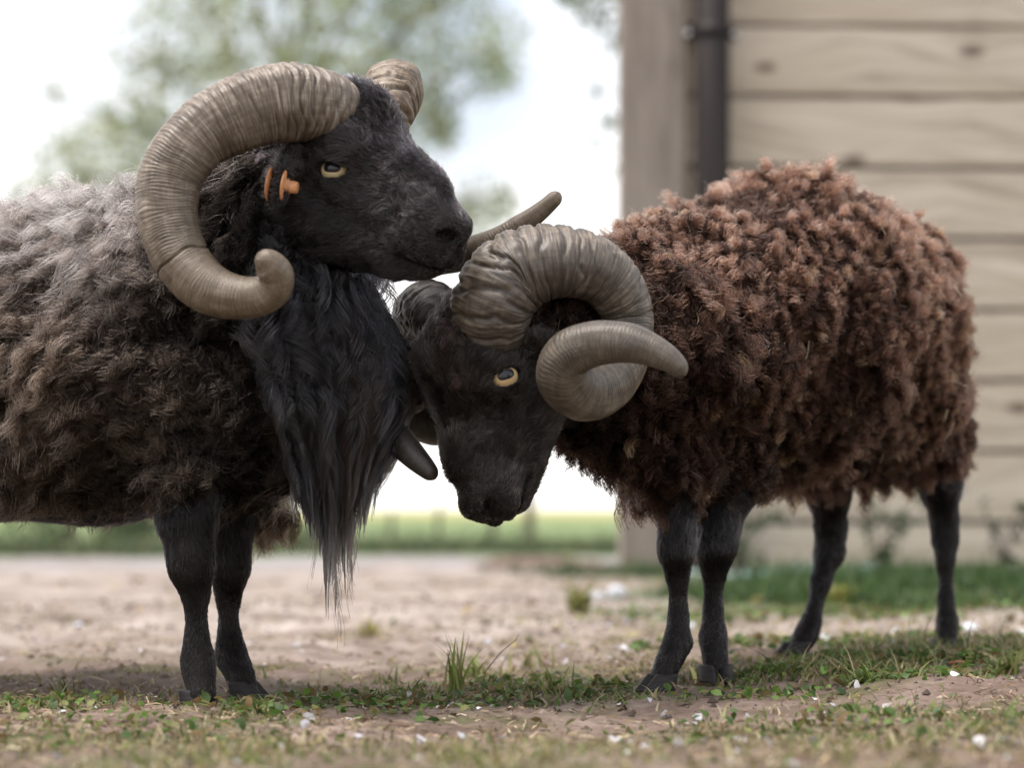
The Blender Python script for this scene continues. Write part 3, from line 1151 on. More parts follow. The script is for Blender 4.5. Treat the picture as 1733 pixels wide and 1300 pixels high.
M = Mat('pale_blue_plastic')
M.principled((.33, .52, .55, 1), .5, None)
nn_ = 60
xs_ = np.linspace(.42, 2.9, nn_)
ys_ = DW - .16 + .03 * np.sin(xs_ * 5) + .015 * np.sin(xs_ * 13)
hs_ = .018 + .008 * np.sin(xs_ * 9)
V = []
for x, y, h in zip(xs_, ys_, hs_):
    g0 = float(gz_(np.array([x]), np.array([y]), False)[0])
    V += [(x, y - .012, g0 - .01), (x, y - .004, g0 + h), (x, y + .004, g0 + h), (x, y + .05, g0 - .01)]
V = np.array(V)
i = np.arange(nn_ - 1)[:, None] * 4
j = np.arange(3)[None]
Qd = np.stack([i + j, i + 4 + j, i + 4 + j + 1, i + j + 1], -1).reshape(-1, 4)
tag(mesh_from('plastic_strip', V, Qd, M.m), 'pale blue plastic strip lying in the grass along the wall foot', 'plastic strip')


# ------------------------------------------------------------------ leaves and blades
def leaf_mat(name, rough=.55, trans=.35):
    M = Mat(name)
    c = M.attr('tint', 'Color')
    b = M.n('BsdfPrincipled')
    M.set(b.inputs['Base Color'], c)
    b.inputs['Roughness'].default_value = rough
    b.inputs['Specular IOR Level'].default_value = .35
    t = M.n('BsdfTranslucent')
    M.set(t.inputs[0], c)
    mx = M.n('MixShader')
    mx.inputs[0].default_value = trans
    M.t.links.new(b.outputs[0], mx.inputs[1])
    M.t.links.new(t.outputs[0], mx.inputs[2])
    M.t.links.new(mx.outputs[0], M.out.inputs['Surface'])
    return M.m


MAT_LEAF = leaf_mat('leaves', .5, .5)
MAT_BLADE = leaf_mat('grass_blades', .5, .35)
MAT_STRAW = leaf_mat('dry_straw', .7, .15)
M = Mat('bark')
nz = M.noise(M.mapping(M.obj(), (6, 6, 1.5)), 1.0, 5)
M.principled(M.ramp(nz, [(.3, (.04, .032, .026)), (.7, (.11, .09, .075))]), .9, M.bump(nz, .6, .03))
MAT_BARK = M.m


def leaf_cloud(name, centres, radii, count, size, cols, parent, seed, mat=None):
    """many small bent leaves spread through clumps"""
    r = np.random.default_rng(seed)
    centres = np.asarray(centres, float)
    radii = np.asarray(radii, float)
    w = radii.prod(1) if radii.ndim == 2 else radii ** 3
    w = w ** .67
    ci = r.choice(len(centres), count, p=w / w.sum())
    q = r.normal(size=(count, 3))
    q = unit(q) * (r.random((count, 1)) ** .45)
    rad = radii[ci] if radii.ndim == 2 else radii[ci][:, None]
    p = centres[ci] + q * rad
    p = p + vnoise(p, 1.1 / max(size * 8, .05), 5) * rad * .35
    s = size * (0.6 + .8 * r.random(count))[:, None]
    a = unit(r.normal(size=(count, 3)) + np.array([0, 0, -.4]))
    b = unit(np.cross(a, r.normal(size=(count, 3))))
    nrm = np.cross(a, b)
    V = np.stack([p - a * s, p - b * s * .42 + nrm * s * .12, p + a * s, p + b * s * .42 + nrm * s * .12], 1).reshape(-1, 3)
    k = np.arange(count)[:, None] * 4
    Tq = np.concatenate([k + np.array([[0, 1, 2]]), k + np.array([[0, 2, 3]])])
    c0 = np.asarray(cols)[r.integers(0, len(cols), count)] * np.exp(r.normal(size=(count, 1)) * .25)
    c0 = c0 * (0.8 + .5 * (noise(p, .9 / max(radii.mean(), .05), 7)[:, None] * .5 + .5))
    return mesh_from(name, V, Tq, mat or MAT_LEAF, parent, False, attrs={'tint': np.repeat(c0, 4, 0)})


def limb(name, pts, r0, r1, parent, m=10):
    C, s = bspline(np.array([list(p) + [0] for p in pts]), 24)
    return tube(name, C[:, :3], np.linspace(r0, r1, 24), MAT_BARK, parent, m)


# pale tree behind the black ram
DT = 26.0
tree = empty('tree', (W(470, 0, DT)[0], DT, 0), 'tall pale green tree standing behind the black ram', 'tree')
tb = W(470, 0, DT)
tl = lambda p: np.asarray(p) - np.array([tb[0], DT, 0])
lim = limb('trunk', [tl((tb[0], DT, -.1)), tl((tb[0] + .05, DT, .9)), tl((tb[0] - .05, DT, 1.9)), tl(W(490, 330, DT))], .20, .13, tree, 14)
clumps = [(480, -60, 110), (330, -20, 90), (620, -40, 110), (760, -30, 100), (840, 60, 55), (260, 90, 70), (390, 70, 90), (540, 60, 95), (680, 70, 100), (790, 110, 70), (230, 175, 60), (330, 170, 80),
          (470, 160, 90), (610, 170, 80), (720, 190, 60), (160, 235, 62), (110, 290, 60), (240, 270, 80), (340, 270, 70), (60, 340, 50), (170, 340, 62), (290, 350, 70), (420, 300, 70), (560, 290, 60),
          (690, 300, 45), (820, 350, 50), (790, 380, 40), (860, 330, 26), (750, 230, 40), (845, 130, 40), (90, 155, 20), (560, -200, 150), (380, -190, 130), (720, -180, 120), (540, -330, 120)]
rt = np.random.default_rng(77)
cc, cr = [], []
for (px, py, r_) in clumps:
    d = DT + rt.normal() * 1.1
    c = W(px, py, d)
    cc.append(tl(c))
    rr_ = r_ * d / FPX
    cr.append((rr_, rr_ * 1.2, rr_ * .9))
    if rt.random() < .75:
        hub = tl(W(485, 330 - .35 * max(0, 330 - py), DT))
        midp = (hub + cc[-1]) / 2 + np.array([0, 0, -.12])
        limb('branch', [hub, midp, cc[-1]], .055, .012, lim, 7)
leaf_cloud('crown', cc, np.array(cr) * 1.12, 19000, .050, [(.22, .27, .14), (.27, .30, .16), (.31, .29, .18), (.20, .26, .17), (.33, .32, .21)], tree, 78)

# slender tree by the wall corner
DS = 13.0
tb2 = W(1180, 0, DS)
tree2 = empty('tree', (tb2[0], DS, 0), 'slender tree half hidden behind the wooden wall corner', 'tree')
tl2 = lambda p: np.asarray(p) - np.array([tb2[0], DS, 0])
lim = limb('trunk', [tl2((tb2[0], DS, -.1)), tl2(W(1175, 500, DS)), tl2(W(1165, 150, DS)), tl2(W(1120, -150, DS))], .07, .03, tree2)
cc, cr = [], []
for (px, py, r_) in [(1010, 20, 42), (975, -20, 40), (1040, 60, 30), (1015, 150, 20), (1030, 210, 22), (1005, 245, 16), (1060, -40, 60), (1130, -60, 80), (1045, 290, 15), (1110, 60, 60), (1200, -50, 90), (1300, -40, 80)]:
    c = tl2(W(px, py, DS + rt.normal() * .3))
    cc.append(c)
    cr.append(r_ * DS / FPX)
    limb('branch', [tl2(W(1165, py + 90, DS)), tl2(W(1110, py + 30, DS)), c], .016, .004, lim, 6)
leaf_cloud('crown', cc, cr, 1500, .030, [(.07, .10, .035), (.09, .12, .05), (.06, .09, .045)], tree2, 79)

# bushes at the field's edge on the left
for bi, (px, d, w_, h_, lab) in enumerate([(60, 10.5, .42, .26, 'round dull green bush at the left edge of the field'), (215, 11.2, .36, .22, 'darker low bush right of the round one under the ram belly'), (485, 11.8, .20, .17, 'small green bush seen between the forelegs and the mane'), (-230, 10.8, .45, .30, 'wide bush beyond the left frame edge behind the ram')]):
    c0 = W(px, 0, d)
    b = empty('bush', (c0[0], d, 0), lab, 'bush', 'bushes along the field edge')
    st = limb('stem', [(0, 0, -.05), (.01, 0, .06), (.0, .02, h_ * .6)], .015, .006, b, 7)
    rb = np.random.default_rng(90 + bi)
    cs = rb.normal(size=(9, 3)) * np.array([w_ * .45, .12, h_ * .22]) + np.array([0, 0, h_ * .5])
    cols = [(.05, .075, .028), (.07, .10, .04), (.04, .065, .03)] if bi != 1 else [(.03, .055, .03), (.04, .07, .035)]
    leaf_cloud('foliage', cs, np.full(9, h_ * .42), 1600, .014, cols, b, 95 + bi)

# short stakes at the field's edge
stakes = [(742, 11.0, .20, .011, 'thin pale stake left of the brown ram muzzle'), (834, 11.4, .22, .016, 'wooden stake directly below the brown ram chin'), (896, 11.0, .25, .022, 'thickest dark stake right of the brown ram chin'), (662, 10.6, .17, .010, 'thin stake beside the hanging mane tip')]
for (px, d, h, r_, lab) in stakes:
    c0 = W(px, 0, d)
    g0 = float(gz_(np.array([c0[0]]), np.array([d]), False)[0])
    s_ = tube('fence_post', [(0, 0, -.06), (0, 0, .05), (.002, 0, h - .004), (.002, 0, h)], [r_, r_, r_ * .95, r_ * .7], MAT_BARK, None, 12)
    s_.location = (c0[0], d, g0)
    tag(s_, lab, 'post', 'stakes along the field edge')

# heap of bare earth in the yard
th_ = np.linspace(0, 2 * np.pi, 40, endpoint=False)
V = []
for k in range(12):
    q = k / 11
    V.append(np.stack([np.cos(th_) * .30 * (1 - q) + .06, np.sin(th_) * .22 * (1 - q), np.full(40, .052 * (1 - (1 - q) ** 2) - .008)], 1))
V = np.concatenate(V)
V[:, 2] += noise(V, 26, 3) * .010
i = np.arange(11)[:, None] * 40
j = np.arange(40)[None]
Qd = np.stack([i + j, i + (j + 1) % 40, i + 40 + (j + 1) % 40, i + 40 + j], -1).reshape(-1, 4)
M = Mat('dark_earth')
nz = M.noise(M.obj(), 30, 5)
M.principled(M.ramp(nz, [(.3, (.07, .045, .036)), (.7, (.17, .115, .095))]), .95, M.bump(nz, .6, .01))
mound = mesh_from('earth_mound', V, Qd, M.m)
mound.location = (W(880, 0, 7.0)[0], 7.0, 0.01)
tag(mound, kind='structure')
# ------------------------------------------------------------------ ram A: the black ram on the left
OA = W(556, 277, 2.372)
FA, UA, NA = head_frame((.737, -.478, -.479), (.401, -.26, .878))
SA = 1.09
LA = lambda f, u, l: OA + (FA * f + UA * u + NA * l) * SA
camv = lambda p: unit(np.array([0, 0, CAMH]) - p)


def eye_spec(p, n, slit, r, toward=0.5):
    Z = unit(n * (1 - toward) + camv(p) * toward)
    X = np.asarray(slit, float)
    X = unit(X - (X @ Z) * Z)
    return (p, r, X, Z)


gx = axis(-1.08, 0.10, (-0.215, -0.025))
gy = axis(2.18, 2.86, (2.245, 2.45))
gz = axis(-0.005, 0.665, (0.415, 0.635))
SF = Field(gx, gy, gz)
# trunk and neck
SF.chain([(-330, 600, 2.68, 205), (-60, 640, 2.60, 222), (170, 640, 2.54, 225), (330, 610, 2.48, 200), (470, 640, 2.44, 150)], .06)
SF.chain([(150, 480, 2.55, 120), (340, 500, 2.47, 160), (450, 400, 2.43, 118), (530, 320, 2.40, 92)], .05)
SF.chain([(470, 520, 2.42, 130), (560, 640, 2.42, 95), (520, 740, 2.43, 85)], .05)
SF.chain([(400, 740, 2.46, 110), (330, 780, 2.46, 85)], .05)
# front legs
SF.chain([(330, 780, 2.385, 60), (317, 880, 2.385, 46), (322, 942, 2.379, 36), (325, 968, 2.380, 33), (331, 1005, 2.386, 20), (333, 1080, 2.388, 17), (335, 1120, 2.388, 26), (338, 1148, 2.380, 21), (341, 1178, 2.370, 25)], .012)
SF.chain([(395, 800, 2.50, 58), (389, 890, 2.50, 38), (390, 948, 2.495, 31), (389, 972, 2.496, 28), (386, 1008, 2.502, 19), (388, 1080, 2.498, 17), (391, 1110, 2.492, 25), (404, 1138, 2.478, 21), (414, 1162, 2.465, 23)], .012)
# hind legs (outside the picture)
for (ox, dd) in ((-395, 2.58), (-330, 2.76)):
    SF.chain([(ox - 20, 650, dd, 120), (ox + 40, 800, dd, 70), (ox - 25, 930, dd, 36), (ox - 5, 1040, dd, 25), (ox, 1105, dd, 26), (ox + 18, 1150, dd - .01, 24)], .03)
SF.chain([(-520, 560, 2.68, 40), (-560, 700, 2.68, 30), (-555, 800, 2.68, 14)], .03)
eA = [eye_spec(W(569, 287, 2.318), NA, (1, 0, -0.04), 0.0152, 0.55)]
pf = LA(.028, .010, -.046)
eA.append(eye_spec(pf, -NA, (1, 0, -0.04), 0.0130, 0.0))
build_head(SF, OA, FA, UA, NA, SA, None, None, eA, 0.84)
# ears: near one hangs edge-on with the tag through it, far one hidden by the horn
SF.chain([(525, 272, 2.330, 22), (496, 268, 2.306, 18), (480, 288, 2.296, 13), (473, 325, 2.294, 10), (470, 352, 2.293, 6)], .010)
SF.cone(LA(-.045, .0, -.05), LA(-.075, -.03, -.085), .014, .007, .01)
vA, qA = SF.surface()
nA = vert_normals(vA, qA)


def head_mask(p, O, F, U, N, sc):
    f = ((p - O) @ F) / sc
    u = ((p - O) @ U) / sc
    l = ((p - O) @ N) / sc
    return f, u, l


def maskA(p):
    f, u, l = head_mask(p, OA, FA, UA, NA, SA)
    face = smooth(-.045, -.01, f + 0.35 * np.clip(u, -.2, .1)) * smooth(-.115, -.08, u) * (np.abs(l) < .1) * (f < .25)
    leg = 1 - smooth(W(0, 865, 2.45)[2], W(0, 820, 2.45)[2], p[:, 2])
    return face, leg


faceA, legA = maskA(vA)
woolA = (1 - faceA) * (1 - legA)
vA = relax(vA, qA, 0.5, 2)
vA = vA + nA * ((np.sqrt(np.minimum(1, np.abs(noise(vA + vnoise(vA, 30) * .01, 46, 5)) * 2.4)) - .7) * .0016 * faceA * smooth(.016, .03, np.linalg.norm(vA - eA[0][0], axis=1)))[:, None]
pil = lambda q: np.sqrt(np.minimum(1, np.abs(q) * 2.2))
fold = pil(noise(vA * np.array([0.55, 0.55, 1.5]) + vnoise(vA, 14) * .02, 26, 2)) + 0.4 * pil(noise(vA, 62, 4))
chestA = smooth(W(450, 0, 2.42)[0], W(540, 0, 2.42)[0], vA[:, 0])
vA = vA + nA * ((fold - 1.05) * (0.022 + .014 * smooth(-.42, -.34, vA[:, 0]) * smooth(.45, .38, vA[:, 2])) * woolA * (1 - .7 * chestA))[:, None]
nA = vert_normals(vA, qA)

# ------------------------------------------------------------------ ram B: the brown ram on the right
FB, UB, NB = head_frame((-.07, -.30, -.95), (-.84, -.42, .18))
SB = 1.0
eyeB = W(851, 640, 2.352)
OB = eyeB - (FB * .033 + UB * .012 + NB * .047) * SB
LB = lambda f, u, l: OB + (FB * f + UB * u + NB * l) * SB
hx = axis(-0.12, 0.62, (-0.105, 0.060))
hy = axis(2.24, 3.20, (2.29, 2.50))
hz = axis(-0.005, 0.62, (0.175, 0.405))
SG = Field(hx, hy, hz)
SG.chain([(1165, 595, 2.63, 185), (1320, 572, 2.78, 212), (1425, 560, 2.90, 175)], .06)
SG.chain([(1230, 510, 2.68, 143), (1340, 498, 2.79, 158), (1435, 515, 2.90, 142)], .06)
SG.ell(W(1452, 625, 2.90), (.110, .115, .125), None, .06)
SG.chain([(1150, 560, 2.60, 165), (1050, 570, 2.53, 140), (960, 590, 2.47, 110), (900, 590, 2.43, 85)], .05)
SG.chain([(1100, 650, 2.56, 125), (1150, 715, 2.58, 88)], .05)
# front legs
SG.chain([(1245, 740, 2.60, 72), (1236, 820, 2.592, 46), (1217, 898, 2.581, 31), (1212, 930, 2.578, 31), (1209, 962, 2.586, 20), (1207, 1035, 2.589, 15), (1207, 1078, 2.585, 21), (1209, 1106, 2.578, 18), (1213, 1132, 2.570, 22)], .012)
SG.chain([(1150, 760, 2.54, 66), (1147, 850, 2.532, 33), (1145, 908, 2.525, 27), (1144, 936, 2.523, 27), (1147, 970, 2.532, 18), (1148, 1045, 2.533, 15.5), (1147, 1088, 2.527, 22), (1134, 1116, 2.517, 19), (1121, 1145, 2.51, 22)], .012)
# hind legs
SG.chain([(1390, 730, 2.90, 85), (1402, 830, 2.89, 36), (1406, 895, 2.905, 24), (1404, 935, 2.907, 24), (1389, 985, 2.892, 16), (1374, 1050, 2.877, 14), (1366, 1072, 2.870, 18), (1358, 1086, 2.862, 15), (1350, 1098, 2.855, 17)], .012)
SG.chain([(1560, 720, 2.94, 85), (1590, 820, 2.94, 34), (1598, 880, 2.955, 21), (1600, 915, 2.955, 20), (1600, 950, 2.95, 14), (1601, 1015, 2.945, 12.5), (1603, 1055, 2.94, 17), (1602, 1075, 2.933, 14), (1600, 1094, 2.925, 17)], .012)
eB = [eye_spec(eyeB, NB, (0.93, 0, 0.36), 0.0155, 0.5)]
eB.append(eye_spec(LB(.026, .004, -.039), -NB, (0, 0, 1), 0.0125, 0.0))
build_head(SG, OB, FB, UB, NB, SB, None, None, eB, 0.80, .87)
SG.chain([(885, 590, 2.37, 16), (915, 578, 2.355, 18), (950, 580, 2.345, 12)], .010)
SG.cone(LB(-.03, .0, -.05), LB(-.05, -.01, -.10), .015, .008, .01)
vB, qB = SG.surface()
nB = vert_normals(vB, qB)


def maskB(p):
    f, u, l = head_mask(p, OB, FB, UB, NB, SB)
    face = smooth(-.050, -.015, f + 0.30 * np.clip(u, -.2, .1)) * smooth(-.125, -.085, u) * (np.abs(l) < .11) * (f < .25)
    zl = W(0, 805, 2.62)[2]
    zl = zl + .022 * smooth(2.72, 2.86, p[:, 1])
    leg = 1 - smooth(zl - .02, zl + .012, p[:, 2])
    return face, leg


faceB, legB = maskB(vB)
woolB = (1 - faceB) * (1 - legB)
vB = relax(vB, qB, 0.5, 2)
vB = vB + nB * ((np.sqrt(np.minimum(1, np.abs(noise(vB + vnoise(vB, 30) * .01, 46, 25)) * 2.4)) - .7) * .0012 * faceB * smooth(.016, .03, np.linalg.norm(vB - eB[0][0], axis=1)))[:, None]
wv = vB + vnoise(vB, 18) * .014
lump = pil(noise(wv * np.array([1, 1, .6]), 30, 8)) + .55 * pil(noise(wv, 66, 9)) + .4 * noise(vB, 12, 3)
vB = vB + nB * ((lump - 1.15) * 0.027 * woolB)[:, None]
nB = vert_normals(vB, qB)

MAT_BASE_A = wool_base_mat('fleece_ground_black', (0.006, 0.005, 0.004), (0.022, 0.017, 0.014))
MAT_BASE_B = wool_base_mat('fleece_ground_brown', (0.010, 0.006, 0.0045), (0.04, 0.022, 0.016))


def ram_body(v, q, wool, matw, label, group):
    mi = (wool[q].mean(1) > 0.5).astype(np.int32)
    o = mesh_from('ram', v, q, None, None, mats=[MAT_SKIN, matw], mat_idx=mi)
    tag(o, label, 'ram', group)
    return o


ramA = ram_body(vA, qA, woolA, MAT_BASE_A, 'black ram with a long shaggy mane and an orange ear tag, head held up', 'horned rams standing head to head')
ramB = ram_body(vB, qB, woolB, MAT_BASE_B, 'brown woolly ram with a lowered head pushing against the black ram', 'horned rams standing head to head')
for ev in eA: eyeball(ramA, ev[0], ev[1], ev[2], ev[3], MAT_EYE_A)
for ev in eB: eyeball(ramB, ev[0], ev[1], ev[2], ev[3], MAT_EYE_B)

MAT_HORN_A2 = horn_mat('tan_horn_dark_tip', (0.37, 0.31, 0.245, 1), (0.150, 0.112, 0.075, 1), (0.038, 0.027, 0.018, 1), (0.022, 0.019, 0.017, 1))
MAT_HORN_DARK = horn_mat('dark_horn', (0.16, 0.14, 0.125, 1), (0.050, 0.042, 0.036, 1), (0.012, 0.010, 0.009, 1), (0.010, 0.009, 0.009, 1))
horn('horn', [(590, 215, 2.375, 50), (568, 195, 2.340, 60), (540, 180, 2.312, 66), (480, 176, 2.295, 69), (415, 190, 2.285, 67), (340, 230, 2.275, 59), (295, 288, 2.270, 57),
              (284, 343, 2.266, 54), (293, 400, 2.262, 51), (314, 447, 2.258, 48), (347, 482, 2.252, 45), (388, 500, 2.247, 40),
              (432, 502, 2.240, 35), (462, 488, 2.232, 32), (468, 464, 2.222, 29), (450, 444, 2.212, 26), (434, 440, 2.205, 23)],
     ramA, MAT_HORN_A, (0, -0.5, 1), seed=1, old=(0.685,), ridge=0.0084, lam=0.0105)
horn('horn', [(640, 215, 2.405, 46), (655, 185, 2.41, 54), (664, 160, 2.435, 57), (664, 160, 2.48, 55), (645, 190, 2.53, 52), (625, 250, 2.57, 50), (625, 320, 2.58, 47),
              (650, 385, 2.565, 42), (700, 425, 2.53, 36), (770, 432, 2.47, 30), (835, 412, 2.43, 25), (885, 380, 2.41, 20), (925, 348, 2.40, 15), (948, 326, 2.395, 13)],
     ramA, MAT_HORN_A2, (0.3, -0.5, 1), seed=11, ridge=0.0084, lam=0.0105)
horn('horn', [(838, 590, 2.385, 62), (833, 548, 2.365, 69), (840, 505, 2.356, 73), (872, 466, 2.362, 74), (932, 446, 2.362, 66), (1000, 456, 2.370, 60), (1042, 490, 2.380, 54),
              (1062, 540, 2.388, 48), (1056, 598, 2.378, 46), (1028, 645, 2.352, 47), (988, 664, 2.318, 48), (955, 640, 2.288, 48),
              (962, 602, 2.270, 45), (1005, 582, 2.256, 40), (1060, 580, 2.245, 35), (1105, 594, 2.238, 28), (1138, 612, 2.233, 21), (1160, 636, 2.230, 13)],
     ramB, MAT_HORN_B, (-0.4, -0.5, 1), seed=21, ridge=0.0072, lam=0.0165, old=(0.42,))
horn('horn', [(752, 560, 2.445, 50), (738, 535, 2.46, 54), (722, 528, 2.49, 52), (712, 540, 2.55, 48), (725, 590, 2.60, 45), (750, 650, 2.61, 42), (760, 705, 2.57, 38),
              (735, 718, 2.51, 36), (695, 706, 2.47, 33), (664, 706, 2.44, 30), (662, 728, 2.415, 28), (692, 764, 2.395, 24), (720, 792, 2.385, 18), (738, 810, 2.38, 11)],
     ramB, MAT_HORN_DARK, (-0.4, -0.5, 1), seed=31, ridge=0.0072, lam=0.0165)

for ram, feet in ((ramA, [((338, 1197, 2.375), (.75, -.6)), ((418, 1181, 2.468), (.95, -.3)), ((-385, 1160, 2.57), (.9, -.2)), ((-318, 1145, 2.75), (.9, -.2))]),
                  (ramB, [((1114, 1169, 2.505), (-.85, -.5)), ((1213, 1153, 2.565), (.15, -1)), ((1342, 1112, 2.85), (-.9, -.5)), ((1600, 1106, 2.92), (-.3, -.95))])):
    for (px, py, d), toe in feet:
        for sd in (1, -1):
            claw(ram, W(px, py, d) + np.array([0, 0, -0.001]), toe, sd)
# ------------------------------------------------------------------ coat of ram A
BLK = (0.020, 0.017, 0.017)


def face_comb(p, O, F, U, N, sc):
    f, u, l = head_mask(p, O, F, U, N, sc)
    # hair runs back from the nose, spreads down the cheeks and over the brow
    c = -F[None] + U[None] * (-.35 - 2.0 * np.clip(-u, 0, .08) / .08 * .4)[:, None] + N[None] * (np.sign(l) * 0.2)[:, None]
    return c + vnoise(p, 38) * 0.6 + vnoise(p, 110) * 0.75 + vnoise(p, 240) * .5


def eye_far(p, eyes, rad=0.0165):
    d = np.min([np.linalg.norm(p - (e[0] + e[3] * 0.004), axis=1) + .008 * (i > 0) for i, e in enumerate(eyes)], 0)
    return d


def face_fur(v, q, n, facemask, O, F, U, N, sc, eyes, count, colour, seed):
    r = np.random.default_rng(seed)
    p, nn = sample(v, q, n, count, facemask, r)
    f, u, l = head_mask(p, O, F, U, N, sc)
    de = eye_far(p, eyes)
    muz = smooth(.10, .155, f)
    L = 0.0085 * (1 - 0.66 * muz) + 0.010 * smooth(.0, -.05, f) + 0.003 * smooth(.05, .09, u) + .006 * smooth(-.03, -.08, u)
    L = L * smooth(.0125, .026, de)
    keep = (de > 0.0150) & ~((f > .155) & (np.abs(u) < .008) & (np.abs(np.abs(l) - .0175) < .007))
    p, nn, L, f, u = p[keep], nn[keep], L[keep], f[keep], u[keep]
    c = face_comb(p, O, F, U, N, sc)
    clump = 0.18 + 0.5 * smooth(.03, .08, u) + 0.12 * (noise(p, 120) > 0.2)
    pos = fur(p, nn, c, L, 5, lift=0.22 + 0.5 * smooth(.02, .08, u), jit=0.16, r=r)
    # curls on the crown
    curl = smooth(.065, .095, u) * smooth(.05, .02, f)
    t = np.linspace(0, 1, 5)
    pos += (vnoise(p, 160)[:, None, :] * t[None, :, None] * (0.008 * curl)[:, None, None]).astype(np.float32)
    k = (0.5 + 1.2 * smooth(-.2, .6, noise(p, 60, 3)) + 2.2 * (r.random(len(p)) < 0.12)) * np.exp(.6 * noise(p * np.array([1, 1, 1.6]), 230, 7) + .5 * noise(p, 420, 9))
    col = jcol(len(p), colour, 0.35, r) * k[:, None]
    return pos, col * 0.6, col * 1.7


def leg_fur(v, q, n, mask, count, colour, seed, L0=0.0055):
    r = np.random.default_rng(seed)
    p, nn = sample(v, q, n, count, mask, r)
    c = np.array([0, 0, -1.0])[None] + vnoise(p, 30) * 0.35 + vnoise(p, 150) * .35
    L = L0 * (0.8 + 1.6 * smooth(.12, .20, p[:, 2]))
    pos = fur(p, nn, c, L, 4, lift=0.12, jit=0.12, r=r)
    k = (0.6 + 1.3 * smooth(0, .7, noise(p, 70, 6))) * np.exp(1.1 * noise(p * np.array([1, 1, .35]), 260, 7))
    col = jcol(len(p), colour, 0.4, r) * k[:, None]
    return pos, col * 0.7, col * 1.4


setsA = [face_fur(vA, qA, nA, faceA, OA, FA, UA, NA, SA, eA, int(75000 * Q), (0.014, 0.012, 0.013), 21),
         leg_fur(vA, qA, nA, legA * (1 - faceA), int(55000 * Q), (0.006, 0.0058, 0.007), 22)]
curves_obj('short_coat', setsA, MAT_FUR, ramA, 0.00030, 0.00012)

# fleece: loose wavy locks lying back and down
front = lambda p: smooth(W(330, 0, 2.45)[0], W(480, 0, 2.42)[0], p[:, 0])        # 0 on the trunk, 1 on chest and neck
near = lambda p: 0.35 + 0.65 * smooth(2.72, 2.58, p[:, 1])
r = np.random.default_rng(31)
p, nn = sample(vA, qA, nA, 26000, woolA, r)
k = thin(p, 0.0088)
p, nn = p[k], nn[k]
fr = front(p)
inview = p[:, 0] > -0.64
keep = (r.random(len(p)) < np.where(inview, near(p), 0.3)) & (fr < 0.93)
p, nn, fr = p[keep], nn[keep], fr[keep]
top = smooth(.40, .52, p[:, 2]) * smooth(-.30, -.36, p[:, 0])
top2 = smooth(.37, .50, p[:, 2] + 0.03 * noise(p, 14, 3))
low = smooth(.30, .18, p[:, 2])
comb = np.array([-0.75, 0.0, -0.55])[None] * (1 - fr[:, None]) + np.array([-.2, -.1, -1.0])[None] * fr[:, None] + vnoise(p, 16, 4) * 0.75 + vnoise(p, 45, 5) * 0.5
shl = smooth(-.42, -.34, p[:, 0]) * smooth(.45, .38, p[:, 2])
comb = comb + np.array([-.9, 0, .25])[None] * shl[:, None]
comb = unit(comb - (comb * nn).sum(1, keepdims=True) * nn * 0.9)
L = 0.042 + 0.024 * r.random(len(p)) + 0.008 * fr - 0.018 * low
L = L * (1 - .42 * shl)
K = int(46 * Q)
pos = locks(p, nn, comb, L, K, 0.0095, P=9, lift=0.26 + 0.2 * top - .10 * shl, grav=0.35, curl_r=0.0028 + 0.0030 * r.random(len(p)), curl_n=1.2 + 1.4 * r.random(len(p)), clump=0.50, jit=0.0011, r=r, lenvar=0.5)
tone = noise(p, 13, 8)
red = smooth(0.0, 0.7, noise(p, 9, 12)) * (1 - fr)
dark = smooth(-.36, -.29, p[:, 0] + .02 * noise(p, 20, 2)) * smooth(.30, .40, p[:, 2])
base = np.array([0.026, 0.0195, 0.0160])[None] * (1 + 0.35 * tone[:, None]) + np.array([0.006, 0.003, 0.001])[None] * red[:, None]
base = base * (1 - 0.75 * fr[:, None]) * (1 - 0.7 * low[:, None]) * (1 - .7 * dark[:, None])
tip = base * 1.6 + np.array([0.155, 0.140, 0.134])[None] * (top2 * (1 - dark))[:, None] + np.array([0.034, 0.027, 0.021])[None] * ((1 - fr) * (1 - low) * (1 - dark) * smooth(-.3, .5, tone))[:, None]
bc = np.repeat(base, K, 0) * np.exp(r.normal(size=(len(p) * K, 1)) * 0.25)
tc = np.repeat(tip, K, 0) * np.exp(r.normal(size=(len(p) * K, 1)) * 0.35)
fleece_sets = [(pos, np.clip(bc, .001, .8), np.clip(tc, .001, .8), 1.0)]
# brown tuft of belly wool showing behind the forelegs
pt = W(458, 858, 2.56) + r.normal(size=(16, 3)) * np.array([.014, .02, .006])
pt2 = locks(pt, np.tile([[.2, 0, -1.0]], (16, 1)), np.tile([[.1, 0, -1.0]], (16, 1)), .034 + .02 * r.random(16), K, .010, P=9, lift=.5, grav=1, curl_r=.004, curl_n=1.2, clump=.5, jit=.001, r=r)
ct = np.repeat(jcol(16, (.016, .011, .008), .3, r), K, 0)
fleece_sets.append((pt2, ct, ct * 1.5, 1.0))
# stray frizz standing off the back
p2, n2 = sample(vA, qA, nA, int(9000 * Q), woolA * (vA[:, 0] > -.7), r)
c2 = vnoise(p2, 20, 9) + np.array([-.5, 0, .1])
pos2 = fur(p2, n2, c2, 0.045, 8, lift=0.55, jit=0.38, curve=0.5, r=r)
t2 = smooth(.37, .50, p2[:, 2]) * (1 - front(p2))
col2 = jcol(len(p2), (0.05, 0.04, 0.036), .4, r) + np.array([.12, .11, .105])[None] * t2[:, None]
fleece_sets.append((pos2, col2, col2 * 1.2, 0.6))
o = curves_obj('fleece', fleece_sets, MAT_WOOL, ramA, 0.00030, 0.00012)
del pos, pos2, bc, tc

